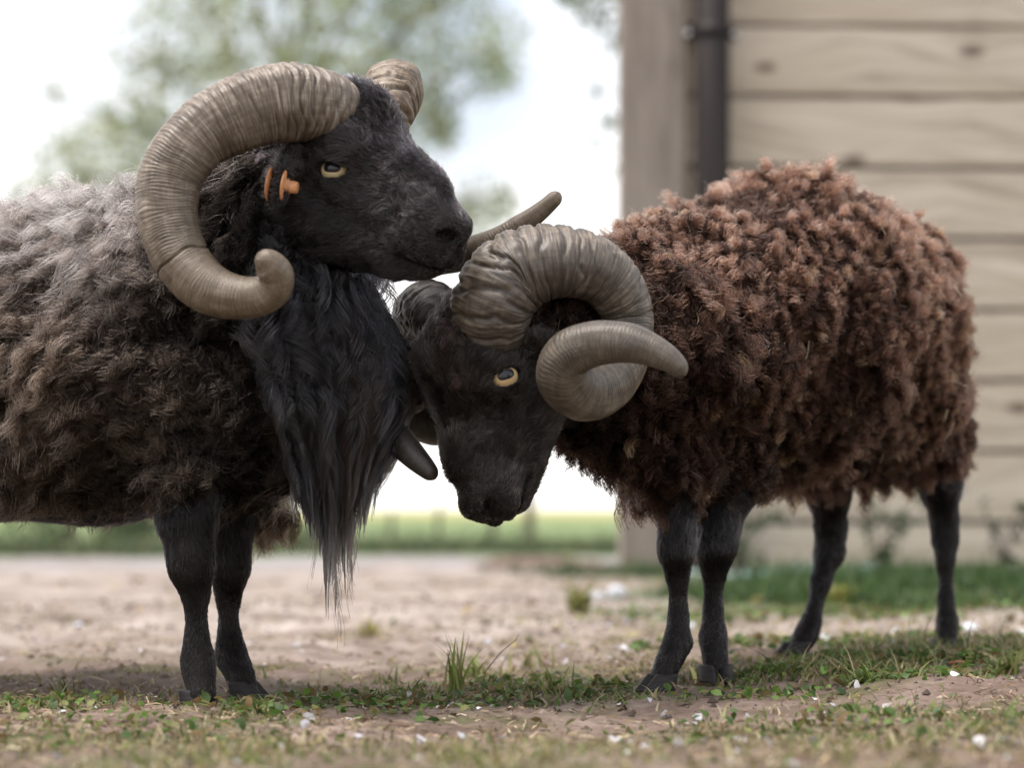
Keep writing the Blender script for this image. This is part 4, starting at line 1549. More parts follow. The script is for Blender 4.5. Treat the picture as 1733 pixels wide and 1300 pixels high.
# mane: long locks falling from neck, throat and chest
r = np.random.default_rng(41)
fA, uA, lA = head_mask(vA, OA, FA, UA, NA, SA)
maneW = (smooth(-.025, .05, vA[:, 0] - W(455, 0, 2.42)[0] - .10 * np.clip(.42 - vA[:, 2], 0, .3)) * smooth(W(0, 860, 2.42)[2], W(0, 790, 2.42)[2], vA[:, 2]) * (vA[:, 2] < W(0, 385, 2.36)[2])
         * (1 - smooth(.0, .03, fA) * smooth(-.085, -.07, uA)) * np.where(vA[:, 1] < 2.46, 1, .35))
p, nn = sample(vA, qA, nA, 5200, maneW, r)
k = thin(p, 0.0098)
p, nn = p[k], nn[k]
n = len(p)
hz_ = p[:, 2]
lowf = smooth(W(0, 470, 2.4)[2], W(0, 700, 2.4)[2], hz_)
fwd = smooth(W(470, 0, 2.42)[0], W(590, 0, 2.40)[0], p[:, 0])
L = 0.080 + 0.080 * r.random(n) + 0.030 * fwd - .025 * (1 - fwd)
# the last long wisps of the beard hang from the brisket
core = np.exp(-((p[:, 0] - W(560, 0, 2.4)[0]) / .030) ** 2) * smooth(W(0, 600, 2.4)[2], W(0, 700, 2.4)[2], hz_)
L = L + 0.10 * core * r.random(n) ** 2
L = np.minimum(L, (hz_ - 0.17) * (.75 + .35 * r.random(n)) + 0.10 * core * r.random(n) ** 2)
side = np.stack([0.45 * (1 - fwd) + 0.25 * noise(p, 9, 2), -0.12 + 0.2 * noise(p, 9, 5), np.full(n, -0.75)], 1)
K = int(58 * Q)
P = 15
pos = locks(p, nn, side, L, K, 0.0095, P=P, lift=0.55, grav=3.2, curl_r=0.006 + 0.011 * r.random(n), curl_n=0.9 + 1.4 * r.random(n), clump=0.88, jit=0.0010, r=r, lenvar=0.55,
            phase_smooth=noise(p, 30, 3) * 6)
# gather towards a point below the chest, and stay outside the body
z = pos[..., 2]
g = smooth(.37, .15, z)[..., None]
tgt = np.repeat(np.stack([W(563, 0, 2.36)[0] + .26 * (p[:, 0] - W(563, 0, 2.4)[0]) + .008 * r.normal(size=n), 2.36 + .25 * (p[:, 1] - 2.38)], 1), K, 0)[:, None]
pos[..., :2] += (tgt - pos[..., :2]) * (g * 0.90)
for it in range(2):
    flat = pos.reshape(-1, 3)
    dd = SF.at(flat)
    m = dd < 0.006
    if m.any():
        gq = SF.grad(flat[m])
        flat[m] += gq * np.clip(0.008 - dd[m], 0, .03)[:, None]
    pos = flat.reshape(-1, P, 3).astype(np.float32)
lt = np.repeat(r.random(n) ** 3, K)
c = jcol(n * K, (0.009, 0.0088, 0.0105), 0.35, r) * (0.6 + 3.0 * lt[:, None])
brown = np.repeat(smooth(.2, .8, noise(p, 22, 30)), K)[:, None] * np.array([0.02, 0.010, 0.004])
# a few long thin wisps at the end of the beard
nw = 12
pw = np.stack([W(560, 0, 2.38)[0] + .012 * r.normal(size=nw), 2.375 + .02 * r.normal(size=nw), W(0, 800, 2.38)[2] + .025 * r.normal(size=nw)], 1)
Lw = (pw[:, 2] - .06) * (.55 + .5 * r.random(nw))
wisp = locks(pw, np.tile([[.3, -.4, -.8]], (nw, 1)), np.tile([[.0, .0, -1.0]], (nw, 1)) + r.normal(size=(nw, 3)) * .05, Lw, 22, .006, P=15, lift=.12, grav=1.6, curl_r=.0015 + .003 * r.random(nw), curl_n=1.0 + r.random(nw), clump=.75, jit=.0009, r=r, lenvar=.5)
cw = jcol(nw * 22, (0.016, 0.014, 0.014), 0.5, r)
curves_obj('mane', [(pos, c, c * 1.7 + brown, 1.0), (wisp, cw, cw * 1.6, .8)], MAT_MANE, ramA, 0.00030, 0.00012)
del pos

# ------------------------------------------------------------------ coat of ram B
setsB = [face_fur(vB, qB, nB, faceB, OB, FB, UB, NB, SB, eB, int(70000 * Q), (0.016, 0.0130, 0.0118), 51),
         leg_fur(vB, qB, nB, legB * (1 - faceB), int(60000 * Q), (0.006, 0.0058, 0.007), 52, 0.0045)]
# tufts of browner hair on the forehead
r = np.random.default_rng(55)
p, nn = sample(vB, qB, nB, 3000, faceB, r)
f, u, l = head_mask(p, OB, FB, UB, NB, SB)
m = (u > .050) & (f < .040) & (f > -.05) & (noise(p, 40, 2) > .0)
p, nn = p[m], nn[m]
k = thin(p, .007)
p, nn = p[k], nn[k]
pos = locks(p, nn, FB[None] * 0.9 + vnoise(p, 50) * .6, 0.020, int(40 * Q), 0.006, P=7, lift=.7, grav=.5, curl_r=.002, curl_n=1.5, clump=.5, jit=.0008, r=r)
c = np.repeat(jcol(len(p), (0.022, 0.0155, 0.012), .4, r), int(40 * Q), 0)
setsB.append((pos, c * .6, c * 1.8, 1.1))
curves_obj('short_coat', setsB, MAT_FUR, ramB, 0.00030, 0.00012)

r = np.random.default_rng(61)
p, nn = sample(vB, qB, nB, 40000, woolB, r)
# locks grouped in upright ridges
k = thin(p, 0.0082)
p, nn = p[k], nn[k]
hid = smooth(2.95, 2.80, p[:, 1] - 0.55 * (p[:, 0] - 0.3))
toview = (nn * unit(np.array([0, 0, CAMH]) - p)).sum(1)
keep = r.random(len(p)) < np.where(toview > -0.25, 1.0, 0.35)
p, nn = p[keep], nn[keep]
n = len(p)
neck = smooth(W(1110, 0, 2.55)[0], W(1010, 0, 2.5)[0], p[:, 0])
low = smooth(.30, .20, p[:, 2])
comb = np.array([0.15, 0.0, -0.85])[None] + vnoise(p, 26, 4) * 0.85 + vnoise(p, 70, 5) * 0.5
L = 0.018 + 0.013 * r.random(n) + 0.007 * low * r.random(n) + .004 * neck
K = int(52 * Q)
crest = noise(p * np.array([1, 1, .45]), 60, 8)
big = smooth(-.3, .6, noise(p, 17, 61))
L = L * (1 + 0.35 * crest) * (.7 + .8 * big)
up0 = 0
pos = locks(p, nn, comb, L, K, 0.0055 + 0.0030 * big, P=11, lift=(0.62 + .30 * smooth(.40, .54, p[:, 2])) * (.6 + .8 * r.random(n)), grav=0.25 + 0.8 * low, curl_r=0.0024 + 0.0026 * r.random(n), curl_n=1.5 + 1.5 * r.random(n), clump=0.42, jit=0.0010, r=r, lenvar=0.45)
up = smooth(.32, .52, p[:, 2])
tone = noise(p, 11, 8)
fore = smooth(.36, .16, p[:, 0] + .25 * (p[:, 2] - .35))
base = np.array([0.021, 0.0112, 0.0082])[None] * (1 + .45 * tone[:, None]) * (1 - 0.55 * neck[:, None]) * (1 - 0.5 * low[:, None]) * (1 - .35 * fore * (1 - smooth(.38, .5, p[:, 2])))[:, None]  # low wool darkened, its shade put into the colour
tip = base * 1.5 + np.array([0.135, 0.069, 0.046])[None] * (up * (1 - .4 * neck))[:, None] + np.array([0.042, 0.0205, 0.0130])[None] * ((1 - neck) * (1 - .6 * low) * (1 - .5 * fore) * smooth(-.4, .5, noise(p, 18, 33)))[:, None]  # paler high up: bleached tips, with light from above painted in
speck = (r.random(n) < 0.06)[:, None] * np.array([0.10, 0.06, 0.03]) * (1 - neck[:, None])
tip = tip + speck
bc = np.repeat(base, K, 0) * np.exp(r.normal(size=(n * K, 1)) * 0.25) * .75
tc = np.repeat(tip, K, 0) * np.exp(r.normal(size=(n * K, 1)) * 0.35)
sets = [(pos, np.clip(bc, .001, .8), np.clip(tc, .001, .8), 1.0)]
# bits of straw caught in the wool
ps, ns = sample(vB, qB, nB, 130, woolB * (.3 + smooth(.35, .5, vB[:, 0])), r)
ss = fur(ps + ns * .012, ns, vnoise(ps, 60) + np.array([0, 0, -.4]), .022, 4, lift=.5, jit=.2, curve=.2, r=r)
sets.append((ss, jcol(130, (.30, .21, .10), .3, r), jcol(130, (.38, .28, .14), .3, r), 1.7))
# soft fuzz over the locks
p2, n2 = sample(vB, qB, nB, int(9000 * Q), woolB, r)
pos2 = fur(p2, n2, vnoise(p2, 30, 9) + np.array([.1, 0, -.3]), 0.024, 7, lift=1.3, jit=0.55, curve=0.3, r=r)
u2 = smooth(.32, .52, p2[:, 2])
c2 = jcol(len(p2), (0.030, 0.017, 0.013), .35, r) + np.array([.08, .044, .031])[None] * u2[:, None]
sets.append((pos2, c2, c2 * 1.2, 0.6))
# fringe hanging from the belly, the brisket and behind the elbow
fringe_w = woolB * smooth(.255, .225, vB[:, 2]) * (nB[:, 2] < .1)
p3, n3 = sample(vB, qB, nB, 900, fringe_w, r)
k = thin(p3, .007)
p3, n3 = p3[k], n3[k]
brk = np.exp(-((p3[:, 0] - W(1030, 0, 2.5)[0]) / .035) ** 2)
L3 = 0.012 + 0.018 * r.random(len(p3)) + 0.085 * brk * r.random(len(p3))
K3 = int(34 * Q)
pos3 = locks(p3, n3, np.array([[0.05, 0, -1.0]]) + vnoise(p3, 20) * .3, L3, K3, .008, P=10, lift=.4, grav=2.0, curl_r=.002 + .003 * r.random(len(p3)), curl_n=1.5, clump=.55, jit=.0012, r=r, lenvar=.6)
c3 = np.repeat(jcol(len(p3), (0.035, 0.022, 0.018), .4, r), K3, 0)
sets.append((pos3, c3 * .6, c3, 1.0))
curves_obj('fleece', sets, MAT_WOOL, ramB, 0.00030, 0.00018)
del pos, pos2, bc, tc

# ------------------------------------------------------------------ the ear tag of ram A
M = Mat('orange_plastic')
nz = M.noise(M.obj(), 140, 4)
M.principled(M.ramp(nz, [(0.3, (0.36, 0.15, 0.06)), (0.7, (0.58, 0.28, 0.13))]), 0.45, M.bump(nz, .2, .0005))
MAT_TAG = M.m


def lathe(name, c, ax, prof, mat, parent, m=32, squash=1.0, upv=(0, 0, 1)):
    """prof: list of (along axis, radius)"""
    ax = unit(ax)
    e1 = unit(np.asarray(upv, float) - (np.asarray(upv, float) @ ax) * ax)
    e2 = np.cross(ax, e1)
    a = np.linspace(0, 2 * np.pi, m, endpoint=False)
    V = np.concatenate([c + ax * h + (e1 * np.cos(a)[:, None] + e2 * np.sin(a)[:, None] * squash) * rr for h, rr in prof])
    nn_ = len(prof)
    i = np.arange(nn_ - 1)[:, None] * m
    j = np.arange(m)[None]
    Qd = np.stack([i + j, i + (j + 1) % m, i + m + (j + 1) % m, i + m + j], -1).reshape(-1, 4)
    return mesh_from(name, V, Qd, mat, parent)


axt = unit(np.array([0.975, -0.17, -0.16]))
tag_c = W(471, 313, 2.297)
plate = lathe('ear_tag', tag_c - axt * .0078, axt, [(-.0007, .0001), (-.0008, .0160), (-.0003, .0168), (.0008, .0168), (.0012, .0160), (.0012, .0001)], MAT_TAG, ramA)
lathe('tag_button', tag_c + axt * .0068, axt, [(-.0006, .0001), (-.0006, .0158), (0, .0165), (.0010, .0165), (.0018, .0150), (.0022, .0088), (.0042, .0080), (.0046, .0062), (.0120, .0056), (.0126, .0048), (.0126, .0001)], MAT_TAG, plate)
lathe('tag_pin', tag_c - axt * .009, axt, [(0, .0001), (0, .0035), (.018, .0035), (.018, .0001)], MAT_TAG, plate, 12)
# ------------------------------------------------------------------ what grows and lies on the ground
def blades(p, h, w, lean, col, r, segs=3):
    """curved tapering grass blades; returns verts, tris, tints"""
    n = len(p)
    az = r.random(n) * 6.283
    d = np.stack([np.cos(az), np.sin(az), np.zeros(n)], 1)
    sd = np.stack([-np.sin(az), np.cos(az), np.zeros(n)], 1)
    tw = r.normal(size=n) * .6
    sd = unit(sd + d * tw[:, None])
    V = []
    for k in range(segs + 1):
        t = k / segs
        c = p + d * (lean * h * t ** 1.8)[:, None] + np.array([0, 0, 1.0]) * (h * (t - .35 * lean * t * t))[:, None]
        ww = w * (1 - t ** 1.6) + w * .06
        V.append(c - sd * ww[:, None])
        V.append(c + sd * ww[:, None])
    V = np.stack(V, 1)
    m = 2 * (segs + 1)
    b = np.arange(n)[:, None] * m
    Qd = np.concatenate([b + np.array([[2 * k, 2 * k + 1, 2 * k + 3, 2 * k + 2]]) for k in range(segs)])
    return V.reshape(-1, 3), Qd, np.repeat(col, m, 0)


def on_ground(x, y, sink=.002):
    return np.stack([x, y, gz_(x, y) - sink], 1)


r = np.random.default_rng(101)
GREEN = [(.085, .13, .03), (.12, .16, .04), (.065, .10, .025), (.16, .175, .055)]
DRY = [(.30, .25, .15), (.24, .19, .11), (.36, .32, .21), (.20, .17, .09)]


def pick(cols, n):
    return np.asarray(cols)[r.integers(0, len(cols), n)] * np.exp(r.normal(size=(n, 1)) * .22)


def feet_clear(x, y, rad=.026):
    ok = np.ones(len(x), bool)
    for (px, py, d) in FEET:
        q = W(px, py, d)
        ok &= (x - q[0]) ** 2 + (y - q[1]) ** 2 > rad ** 2
    return ok


parts = []
for (x0, x1, y0, y1, nn0) in ((-.05, 1.1, 2.65, 4.2, 9000), (-1.0, 1.0, 1.45, 2.0, 14000), (-.9, .3, 2.3, 2.9, 2500)):
    x = x0 + (x1 - x0) * r.random(nn0)
    y = y0 + (y1 - y0) * r.random(nn0)
    k = (GN(x, y, 9, 71) + .6 * GN(x, y, 31, 72) > .05) & feet_clear(x, y)
    x, y = x[k], y[k]
    n = len(x)
    col = np.where((r.random(n) < .6)[:, None], pick(DRY, n) * np.array([1.0, 1.02, .9]), pick(GREEN, n) * np.array([1.2, 1.05, .9]))
    parts.append(blades(on_ground(x, y), .008 * np.exp(r.normal(size=n) * .5), .001 + .0012 * r.random(n), .6 + r.random(n), col, r))
# green patches seen in the picture (px, py, spread in m, number, height)
patches_all = [(620, 1175, .045, 900, .018), (700, 1180, .05, 700, .018), (860, 1170, .07, 1500, .022), (960, 1180, .05, 600, .018), (1340, 1165, .06, 1200, .017), (1440, 1170, .06, 1600, .022), (1560, 1150, .06, 1200, .02),
           (1690, 1140, .07, 2200, .030), (1500, 1115, .10, 900, .015), (60, 1205, .06, 900, .02), (150, 1180, .06, 500, .015), (540, 1180, .05, 600, .014), (1250, 1160, .04, 400, .014), (430, 1215, .02, 260, .02),
           (250, 1255, .10, 900, .02), (520, 1270, .10, 700, .018), (60, 1260, .12, 1200, .022), (1350, 1250, .10, 700, .018), (1580, 1240, .10, 1300, .022), (1700, 1270, .08, 1000, .022), (1150, 1290, .10, 700, .018), (820, 1290, .10, 700, .018), (640, 1300, .08, 400, .016), (380, 1290, .10, 900, .02)]
for (px, py, sp, n, h) in patches_all:
    n = int(n * (.5 if py > 1195 else (1.0 if px > 1250 else .6)))
    d = CAMH * FPX / (py - HORY)
    c = W(px, py, d)
    x = c[0] + r.normal(size=n) * sp
    y = c[1] + r.normal(size=n) * sp * .8
    k = feet_clear(x, y)
    x, y = x[k], y[k]
    n = len(x)
    hh = h * (.62 if px > 1250 and py < 1200 else .42) * np.exp(r.normal(size=n) * .45)
    col = np.where((r.random(n) < .42)[:, None], pick(DRY, n), pick(GREEN, n))
    parts.append(blades(on_ground(x, y), hh, .0009 + .0008 * r.random(n), .3 + r.random(n) * .9, col, r))
# thin general growth, by noise
n = 17000
x = r.random(n) * 2.6 - 1.1
y = 1.45 + r.random(n) ** 1.3 * 3.0
k = (GN(x, y, 5.5, 11) + .5 * GN(x, y, 15, 12) > .30) & feet_clear(x, y)
x, y = x[k], y[k]
n = len(x)
col = np.where((r.random(n) < .6)[:, None], pick(DRY, n), pick(GREEN, n))
parts.append(blades(on_ground(x, y), .009 * np.exp(r.normal(size=n) * .5), .0008 + .0007 * r.random(n), .4 + r.random(n), col, r))
# darker turf along the wall
n = 26000
x = -.1 + r.random(n) * 2.4
y = 3.9 + r.random(n) * 2.4
k = (GN(x, y, 2.2, 14) > -.45 + 1.4 * (y < 4.4) * (4.4 - y)) & (x > .24 + .50 * GN(x, y, 1.6, 15) + .2 * GN(x, y, 6, 16))
x, y = x[k], y[k]
n = len(x)
parts.append(blades(on_ground(x, y), .035 * np.exp(r.normal(size=n) * .4), .0016 + .001 * r.random(n), .3 + .7 * r.random(n), pick([(.035, .075, .018), (.05, .095, .022), (.03, .06, .02)], n), r))
# rough grass at the field's edge
n = 22000
x = r.random(n) * 4.6 - 2.6
y = 8.1 + r.random(n) ** 1.2 * 3.2
k = GN(x, y, 1.5, 81) + .5 * GN(x, y, 5, 82) > .9 - 1.6 * smooth(8.0, 9.2, y)
x, y = x[k], y[k]
n = len(x)
parts.append(blades(on_ground(x, y), .045 * np.exp(r.normal(size=n) * .5), .0028 + .002 * r.random(n), .3 + .6 * r.random(n), pick([(.05, .08, .035), (.075, .105, .045), (.045, .065, .035), (.12, .12, .06)], n), r))
off, VV, QQ, CC = 0, [], [], []
for v, q, c in parts:
    VV.append(v)
    QQ.append(q + off)
    CC.append(c)
    off += len(v)
grass = mesh_from('grass', np.concatenate(VV), np.concatenate(QQ), MAT_BLADE, None, True, attrs={'tint': np.concatenate(CC)})
tag(grass, kind='stuff')

# dry straw, stalks and crumbs lying about
n = 52000
x = r.random(n) * 2.4 - 1.05
y = 1.5 + r.random(n) ** 1.2 * 2.2
k = GN(x, y, 4, 21) + .6 * GN(x, y, 17, 22) + .25 > r.random(n) * .9 - .2
x, y = x[k], y[k]
n = len(x)
az = r.random(n) * 6.283
d = np.stack([np.cos(az), np.sin(az), r.normal(size=n) * .22], 1)
sd = unit(np.cross(d, np.array([0, 0, 1.0]) + r.normal(size=(n, 3)) * .5))
Ls = (.003 + .009 * r.random(n) ** 2)[:, None]
w = (.0004 + .0006 * r.random(n))[:, None]
p = on_ground(x, y, -.0015)
bendv = np.array([0, 0, 1.0]) * (r.random((n, 1)) * .25 * Ls)
V = np.stack([p - d * Ls - sd * w, p - d * Ls + sd * w, p + bendv - sd * w, p + bendv + sd * w, p + d * Ls - sd * w * .5, p + d * Ls + sd * w * .5], 1).reshape(-1, 3)
b = np.arange(n)[:, None] * 6
Qd = np.concatenate([b + np.array([[0, 1, 3, 2]]), b + np.array([[2, 3, 5, 4]])])
col = pick([(.34, .27, .17), (.26, .19, .12), (.42, .36, .25), (.16, .11, .07), (.22, .15, .10)], n)
tag(mesh_from('straw', V, Qd, MAT_STRAW, None, True, attrs={'tint': np.repeat(col, 6, 0)}), kind='stuff')

# small crumbs of soil and dung
n = 7000
x = r.random(n) * 2.2 - 1.0
y = 1.6 + r.random(n) ** 1.2 * 3.2
p = on_ground(x, y, 0)
s = (.0016 + .0042 * r.random(n) ** 3)[:, None, None]
oct_ = np.array([[1, 0, 0], [0, 1, 0], [-1, 0, 0], [0, -1, 0], [0, 0, .8], [0, 0, -.5]])
V = p[:, None] + oct_[None] * s * (0.6 + .8 * r.random((n, 6, 1)))
b = np.arange(n)[:, None] * 6
Tq = np.concatenate([b + np.array([[a, c, 4]]) for a, c in ((0, 1), (1, 2), (2, 3), (3, 0))] + [b + np.array([[c, a, 5]]) for a, c in ((0, 1), (1, 2), (2, 3), (3, 0))])
col = pick([(.10, .07, .05), (.16, .12, .095), (.07, .05, .04), (.24, .19, .165)], n)
tag(mesh_from('soil_crumbs', V.reshape(-1, 3), Tq, MAT_STRAW, None, False, attrs={'tint': np.repeat(col, 6, 0)}), kind='stuff')

# small broad-leaved weeds close to the ground
PL, TT, CT = [], [], []
for (px, py, sp, n) in ((1340, 1165, .05, 260), (1420, 1150, .05, 260), (1500, 1175, .06, 260), (1600, 1150, .07, 420), (1690, 1150, .06, 520), (1560, 1115, .08, 260), (1290, 1120, .10, 260), (900, 1165, .06, 130), (840, 1185, .05, 90), (640, 1185, .05, 100),
                        (700, 1200, .06, 70), (1000, 1175, .04, 80), (70, 1200, .06, 150), (430, 1210, .03, 70), (560, 1190, .05, 70), (1700, 1050, .16, 420), (1450, 1060, .16, 420), (1200, 1060, .14, 240), (1250, 1190, .05, 120), (1480, 1240, .10, 240), (200, 1240, .10, 220)):
    d = CAMH * FPX / (py - HORY)
    c = W(px, py, d)
    x = c[0] + r.normal(size=n) * sp
    y = c[1] + r.normal(size=n) * sp * .8
    k = feet_clear(x, y)
    x, y = x[k], y[k]
    n = len(x)
    p = on_ground(x, y, 0) + np.array([0, 0, 1.0]) * (.002 + .008 * r.random((n, 1)))
    a = unit(r.normal(size=(n, 3)) * np.array([1, 1, .45]) + np.array([0, 0, .2]))
    bb = unit(np.cross(a, np.array([0, 0, 1.0]) + r.normal(size=(n, 3)) * .4))
    nn_ = np.cross(bb, a)
    s = ((.0035 + .0045 * r.random(n)) * (1 + .25 * (d - 2.4)))[:, None]
    q = []
    for t, w_, z_ in ((-1, 0, -.2), (-.35, .55, .05), (.35, .5, .12), (1, 0, -.1), (.35, -.5, .12), (-.35, -.55, .05)):
        q.append(p + a * s * t + bb * s * w_ + nn_ * s * z_)
    off = len(PL) and sum(len(v) for v in PL)
    PL.append(np.stack(q, 1).reshape(-1, 3))
    b = np.arange(n)[:, None] * 6 + off
    TT += [b + np.array([[0, 1, 5]]), b + np.array([[1, 2, 4]]), b + np.array([[1, 4, 5]]), b + np.array([[2, 3, 4]])]
    CT.append(np.repeat(pick([(.07, .13, .025), (.10, .17, .035), (.15, .16, .05), (.055, .10, .03), (.16, .11, .05)], n), 6, 0))
tag(mesh_from('low_weeds', np.concatenate(PL), np.concatenate(TT), MAT_BLADE, None, True, attrs={'tint': np.concatenate(CT)}), kind='stuff')

# dead leaf scraps lying flat
n = 5200
x = r.random(n) * 3.2 - 1.5
y = 1.6 + r.random(n) ** 1.1 * 4.2
k = r.random(n) < .35 + .65 * smooth(-.2, .5, x + .3 * GN(x, y, 3, 51))
x, y = x[k], y[k]
n = len(x)
p = on_ground(x, y, -.003)
a = unit(r.normal(size=(n, 3)) * np.array([1, 1, .3]))
bb = unit(np.cross(a, np.array([0, 0, 1.0]) + r.normal(size=(n, 3)) * .5))
nn_ = np.cross(a, bb)
s = ((.003 + .006 * r.random(n) ** 2) * (1 + .35 * np.clip(y - 2.6, 0, 3)))[:, None]
V = np.stack([p - a * s, p - bb * s * .5 + nn_ * s * .25, p + a * s * 1.1 + nn_ * s * .2, p + bb * s * .45 + nn_ * s * .3], 1).reshape(-1, 3)
b = np.arange(n)[:, None] * 4
Tq = np.concatenate([b + np.array([[0, 1, 2]]), b + np.array([[0, 2, 3]])])
col = pick([(.20, .13, .07), (.12, .075, .045), (.30, .23, .13), (.24, .22, .08), (.16, .10, .07)], n)
tag(mesh_from('dead_leaf_litter', V, Tq, MAT_STRAW, None, False, attrs={'tint': np.repeat(col, 4, 0)}), kind='stuff')

# pale flakes (petals and bits of down)
n = 640
x = r.random(n) * 2.2 - .95
y = 1.6 + r.random(n) * 2.2
k = r.random(n) < (.35 + .5 * smooth(-.1, .4, x))
x, y = x[k], y[k]
fx = [(515, 1240), (780, 1250), (1180, 1218), (1500, 1212), (1585, 1185), (1150, 1280), (1370, 1270), (1420, 1285), (1090, 1285), (1660, 1285), (190, 1192), (715, 1250), (1450, 1190), (520, 1210), (930, 1240), (610, 1255), (1250, 1260), (1300, 1285)]
fd = np.array([CAMH * FPX / (py - HORY) for px, py in fx])
x = np.concatenate([x, [(px - 866.5) * d / FPX for (px, py), d in zip(fx, fd)]])
y = np.concatenate([y, fd])
n = len(x)
s = .0024 + .005 * r.random(n) ** 2
s[-len(fx):] = .005 + .004 * r.random(len(fx))
p = on_ground(x, y, -.003)
a = unit(r.normal(size=(n, 3)) * np.array([1, 1, .35]))
bb = unit(np.cross(a, np.array([0, 0, 1.0]) + r.normal(size=(n, 3)) * .5))
nn_ = np.cross(a, bb)
ang = np.linspace(0, 2 * np.pi, 8, endpoint=False)
rad = (0.75 + .5 * r.random((n, 8)))
V = p[:, None] + a[:, None] * (np.cos(ang) * rad * s[:, None])[..., None] + bb[:, None] * (np.sin(ang) * rad * s[:, None] * .65)[..., None] + nn_[:, None] * (np.cos(ang * 2) * s[:, None] * .22)[..., None]
V = np.concatenate([V, p[:, None] - nn_[:, None] * (s * .12)[:, None, None]], 1)
b = np.arange(n)[:, None] * 9
Tq = np.concatenate([b + np.array([[k, (k + 1) % 8, 8]]) for k in range(8)])
col = np.tile(np.array([[.50, .50, .54]]), (n, 1)) * np.exp(r.normal(size=(n, 1)) * .15)
tag(mesh_from('pale_flakes', V.reshape(-1, 3), Tq, MAT_STRAW, None, True, attrs={'tint': np.repeat(col, 9, 0)}), kind='stuff')


# things one can pick out
def tuft(px, py, n, h, lab, dry=.2, seed=0, w=.0016, lean=.45, cols=None):
    global r
    r = np.random.default_rng(seed)
    d = CAMH * FPX / (py - HORY)
    c = W(px, py, d)
    x = c[0] + r.normal(size=n) * .009
    y = c[1] + r.normal(size=n) * .009
    p = on_ground(x, y) - np.array([c[0], c[1], 0])
    col = np.where((r.random(n) < dry)[:, None], pick(DRY, n), pick(cols or GREEN, n))
    v, q, cc = blades(p, h * (0.4 + .6 * r.random(n)), w * (.6 + .6 * r.random(n)), lean * (.4 + 1.3 * r.random(n)), col, r, 5)
    o = mesh_from('grass_tuft', v, q, MAT_BLADE, None, True, attrs={'tint': cc})
    o.location = (c[0], c[1], 0)
    return tag(o, lab, 'grass tuft', 'grass tufts in the yard')


tuft(772, 1172, 22, .088, 'tallest grass tuft standing upright between the two rams', .2, 1, .0021, .34, [(.17, .21, .05), (.22, .24, .07), (.12, .17, .04)])
tuft(800, 1150, 26, .045, 'short leafy grass tuft beside the tallest one', .1, 2, .002, .8, [(.15, .20, .05), (.20, .22, .07)])
tuft(895, 1135, 22, .050, 'pale thin grass tuft below the brown ram muzzle', .3, 3, .0017, .4, [(.22, .24, .08), (.18, .21, .06)])
tuft(945, 1175, 22, .045, 'dry stalky grass tuft with splayed blades', .6, 4, .0012, .9)
tuft(655, 1150, 16, .030, 'small grass tuft right of the hanging mane tip', .2, 5, .0016, .6)
tuft(1455, 1185, 60, .030, 'bright green grass tuft in front of the hind legs', .05, 6, .002, .9)
tuft(1700, 1165, 80, .042, 'dense bright grass tuft at the right edge', .05, 7, .002, .8)
tuft(425, 1205, 60, .022, 'low bright grass tuft before the dark foreleg', .05, 8, .0018, .9)
tuft(340, 1105, 10, .03, 'sparse yellowing tuft behind the black foreleg', .4, 9, .0016, .6)
tuft(1415, 1045, 120, .055, 'blurred yellow green tuft behind the hind legs', .1, 10, .003, .9, [(.28, .27, .05), (.22, .23, .05)])
tuft(980, 1055, 90, .075, 'blurred yellow grass tuft left of the pale stone', .3, 11, .003, .6, [(.24, .24, .07), (.20, .22, .08)])
tuft(625, 1085, 26, .05, 'blurred yellow grass tuft beyond the mane', .3, 12, .0026, .6, [(.26, .25, .06)])
tuft(100, 1180, 16, .038, 'leaning grass tuft near the left edge', .4, 13, .0016, .7)

# thin bare stem among the grass
d = CAMH * FPX / (1170 - HORY)
c = W(815, 1170, d)
st = tube('dry_stem', [(0, 0, 0), (.004, 0, .02), (.020, .004, .040), (.036, .006, .053), (.040, .006, .060)], [.0007, .0006, .0005, .0004, .0002], MAT_STEM if 'MAT_STEM' in globals() else MAT_BARK, None, 6)
st.location = (c[0], c[1], float(gz_(np.array([c[0]]), np.array([c[1]]))[0]) - .002)
tag(st, 'thin bare brown stem leaning right among the grass', 'stem')
d = CAMH * FPX / (1160 - HORY)
c = W(1630, 1160, d)
M = Mat('red_brown_twig')
M.principled((.22, .09, .05, 1), .7, None)
st = tube('twig', [(-.017, 0, .004), (-.006, .002, .005), (.006, .001, .0045), (.019, -.002, .006)], [.0012, .0018, .0016, .0008], M.m, None, 8)
st.location = (c[0], c[1], float(gz_(np.array([c[0]]), np.array([c[1]]))[0]))
tag(st, 'reddish twig lying in the grass at right', 'twig')


def leaf_thing(px, py, L, wd, az, tilt, col, lab, name='fallen_leaf'):
    d = CAMH * FPX / (py - HORY)
    c = W(px, py, d)
    n = 9
    t = np.linspace(0, 1, n)
    wv = np.sin(np.pi * np.clip(t, 0.02, .985)) ** .8 * wd
    V, ct = [], []
    for k in range(n):
        zc = .10 * L * np.sin(t[k] * 2.6)
        for s_, e in ((-1, .18), (0, 0), (1, .18)):
            V.append((t[k] * L - L / 2, s_ * wv[k], zc + e * wv[k]))
    V = np.array(V)
    i = np.arange(n - 1)[:, None] * 3
    j = np.arange(2)[None]
    Qd = np.stack([i + j, i + 3 + j, i + 3 + j + 1, i + j + 1], -1).reshape(-1, 4)
    o = mesh_from(name, V, Qd, MAT_STRAW, None, True, attrs={'tint': np.tile(np.array([col]), (len(V), 1)) * (0.8 + .4 * (V[:, :1] / L + .5))})
    o.location = (c[0], c[1], float(gz_(np.array([c[0]]), np.array([c[1]]))[0]) + abs(math.sin(tilt)) * L * .5 + .002)
    o.rotation_euler = (0.25, -tilt, az)
    return tag(o, lab, 'leaf')


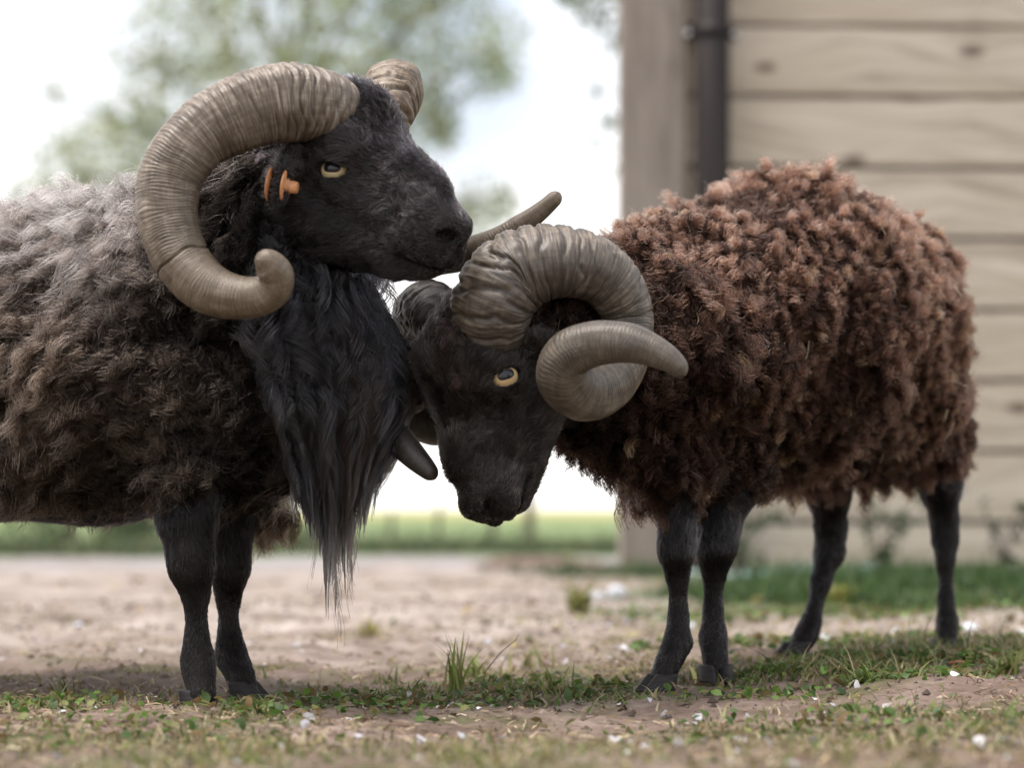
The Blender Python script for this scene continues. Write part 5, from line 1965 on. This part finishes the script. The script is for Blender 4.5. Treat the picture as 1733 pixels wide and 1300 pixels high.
leaf_thing(1171, 1172, .022, .0042, 2.2, 1.0, (.48, .44, .20), 'pale yellow leaf standing between the front hooves of the brown ram')
leaf_thing(741, 1130, .020, .0040, 2.5, .7, (.50, .50, .36), 'pale curled leaf beside the tallest grass tuft')
leaf_thing(1727, 1105, .020, .006, 2.2, .9, (.60, .62, .60), 'white leaf tip at the far right edge')
leaf_thing(1624, 1150, .011, .002, 1.2, 1.1, (.55, .25, .04), 'small orange leaf standing by the reddish twig')

# pale stones in the yard
M = Mat('pale_stone')
nz = M.noise(M.obj(), 40, 5)
M.principled(M.ramp(nz, [(.3, (.42, .44, .48)), (.7, (.62, .64, .68))]), .8, M.bump(nz, .5, .004))


def stone(px, py, s, lab, seed):
    d = CAMH * FPX / (py - HORY)
    c = W(px, py, d)
    n, m = 9, 14
    th = np.linspace(.05, math.pi - .05, n)
    ph = np.linspace(0, 2 * math.pi, m, endpoint=False)
    V = np.stack([np.outer(np.sin(th), np.cos(ph)), np.outer(np.sin(th), np.sin(ph)), np.outer(np.cos(th), np.ones(m)) * .75], -1).reshape(-1, 3)
    V = V * (1 + .35 * noise(V, 1.3, seed * 7.1)[:, None]) * s
    i = np.arange(n - 1)[:, None] * m
    j = np.arange(m)[None]
    Qd = np.stack([i + j, i + m + j, i + m + (j + 1) % m, i + (j + 1) % m], -1).reshape(-1, 4)
    o = mesh_from('stone', V, Qd, M.m)
    o.location = (c[0], c[1], float(gz_(np.array([c[0]]), np.array([c[1]]), False)[0]) + s * .4)
    return tag(o, lab, 'stone', 'pale stones in the yard')


stone(1040, 1028, .021, 'largest pale stone left of the front legs, far back', 1)
stone(1012, 1032, .016, 'small pale stone beside the largest one', 2)
stone(133, 1072, .007, 'pale pebble in the bare earth at far left', 3)
stone(1520, 1090, .012, 'pale pebble left of the rear hind leg', 4)
stone(1640, 1095, .014, 'pale pebble right of the rear hind leg', 5)
stone(1395, 1103, .010, 'pale pebble by the forward hind hoof', 6)
stone(1170, 1075, .008, 'pale pebble between the front legs, far back', 7)


# weeds growing against the wall
def weed(px, d, h, n, lab, seed, col):
    rr_ = np.random.default_rng(seed)
    c = W(px, 0, d)
    g0 = float(gz_(np.array([c[0]]), np.array([d]), False)[0])
    o = empty('weed', (c[0], d, g0), lab, 'weed', 'weeds along the wall foot')
    cs = []
    for k in range(4):
        top = np.array([rr_.normal() * .05, rr_.normal() * .03, h * (.6 + .4 * rr_.random())])
        limb('stem', [(0, 0, -.01), top * np.array([.3, .3, .5]), top], .003, .0012, o, 6)
        cs += [top * q for q in (.35, .6, .8, 1.0)]
    leaf_cloud('leaves', np.array(cs), np.full(len(cs), .032), n, .019, [col, tuple(np.array(col) * 1.3)], o, seed)
    return o


weed(1250, 5.9, .20, 60, 'dark green weed behind the near front leg', 201, (.03, .06, .02))
weed(1485, 5.9, .21, 70, 'tall dark weed against the boards between the hind legs', 202, (.035, .06, .025))
weed(1690, 5.8, .20, 26, 'thin sparse weed at the right end of the boards', 204, (.02, .03, .015))
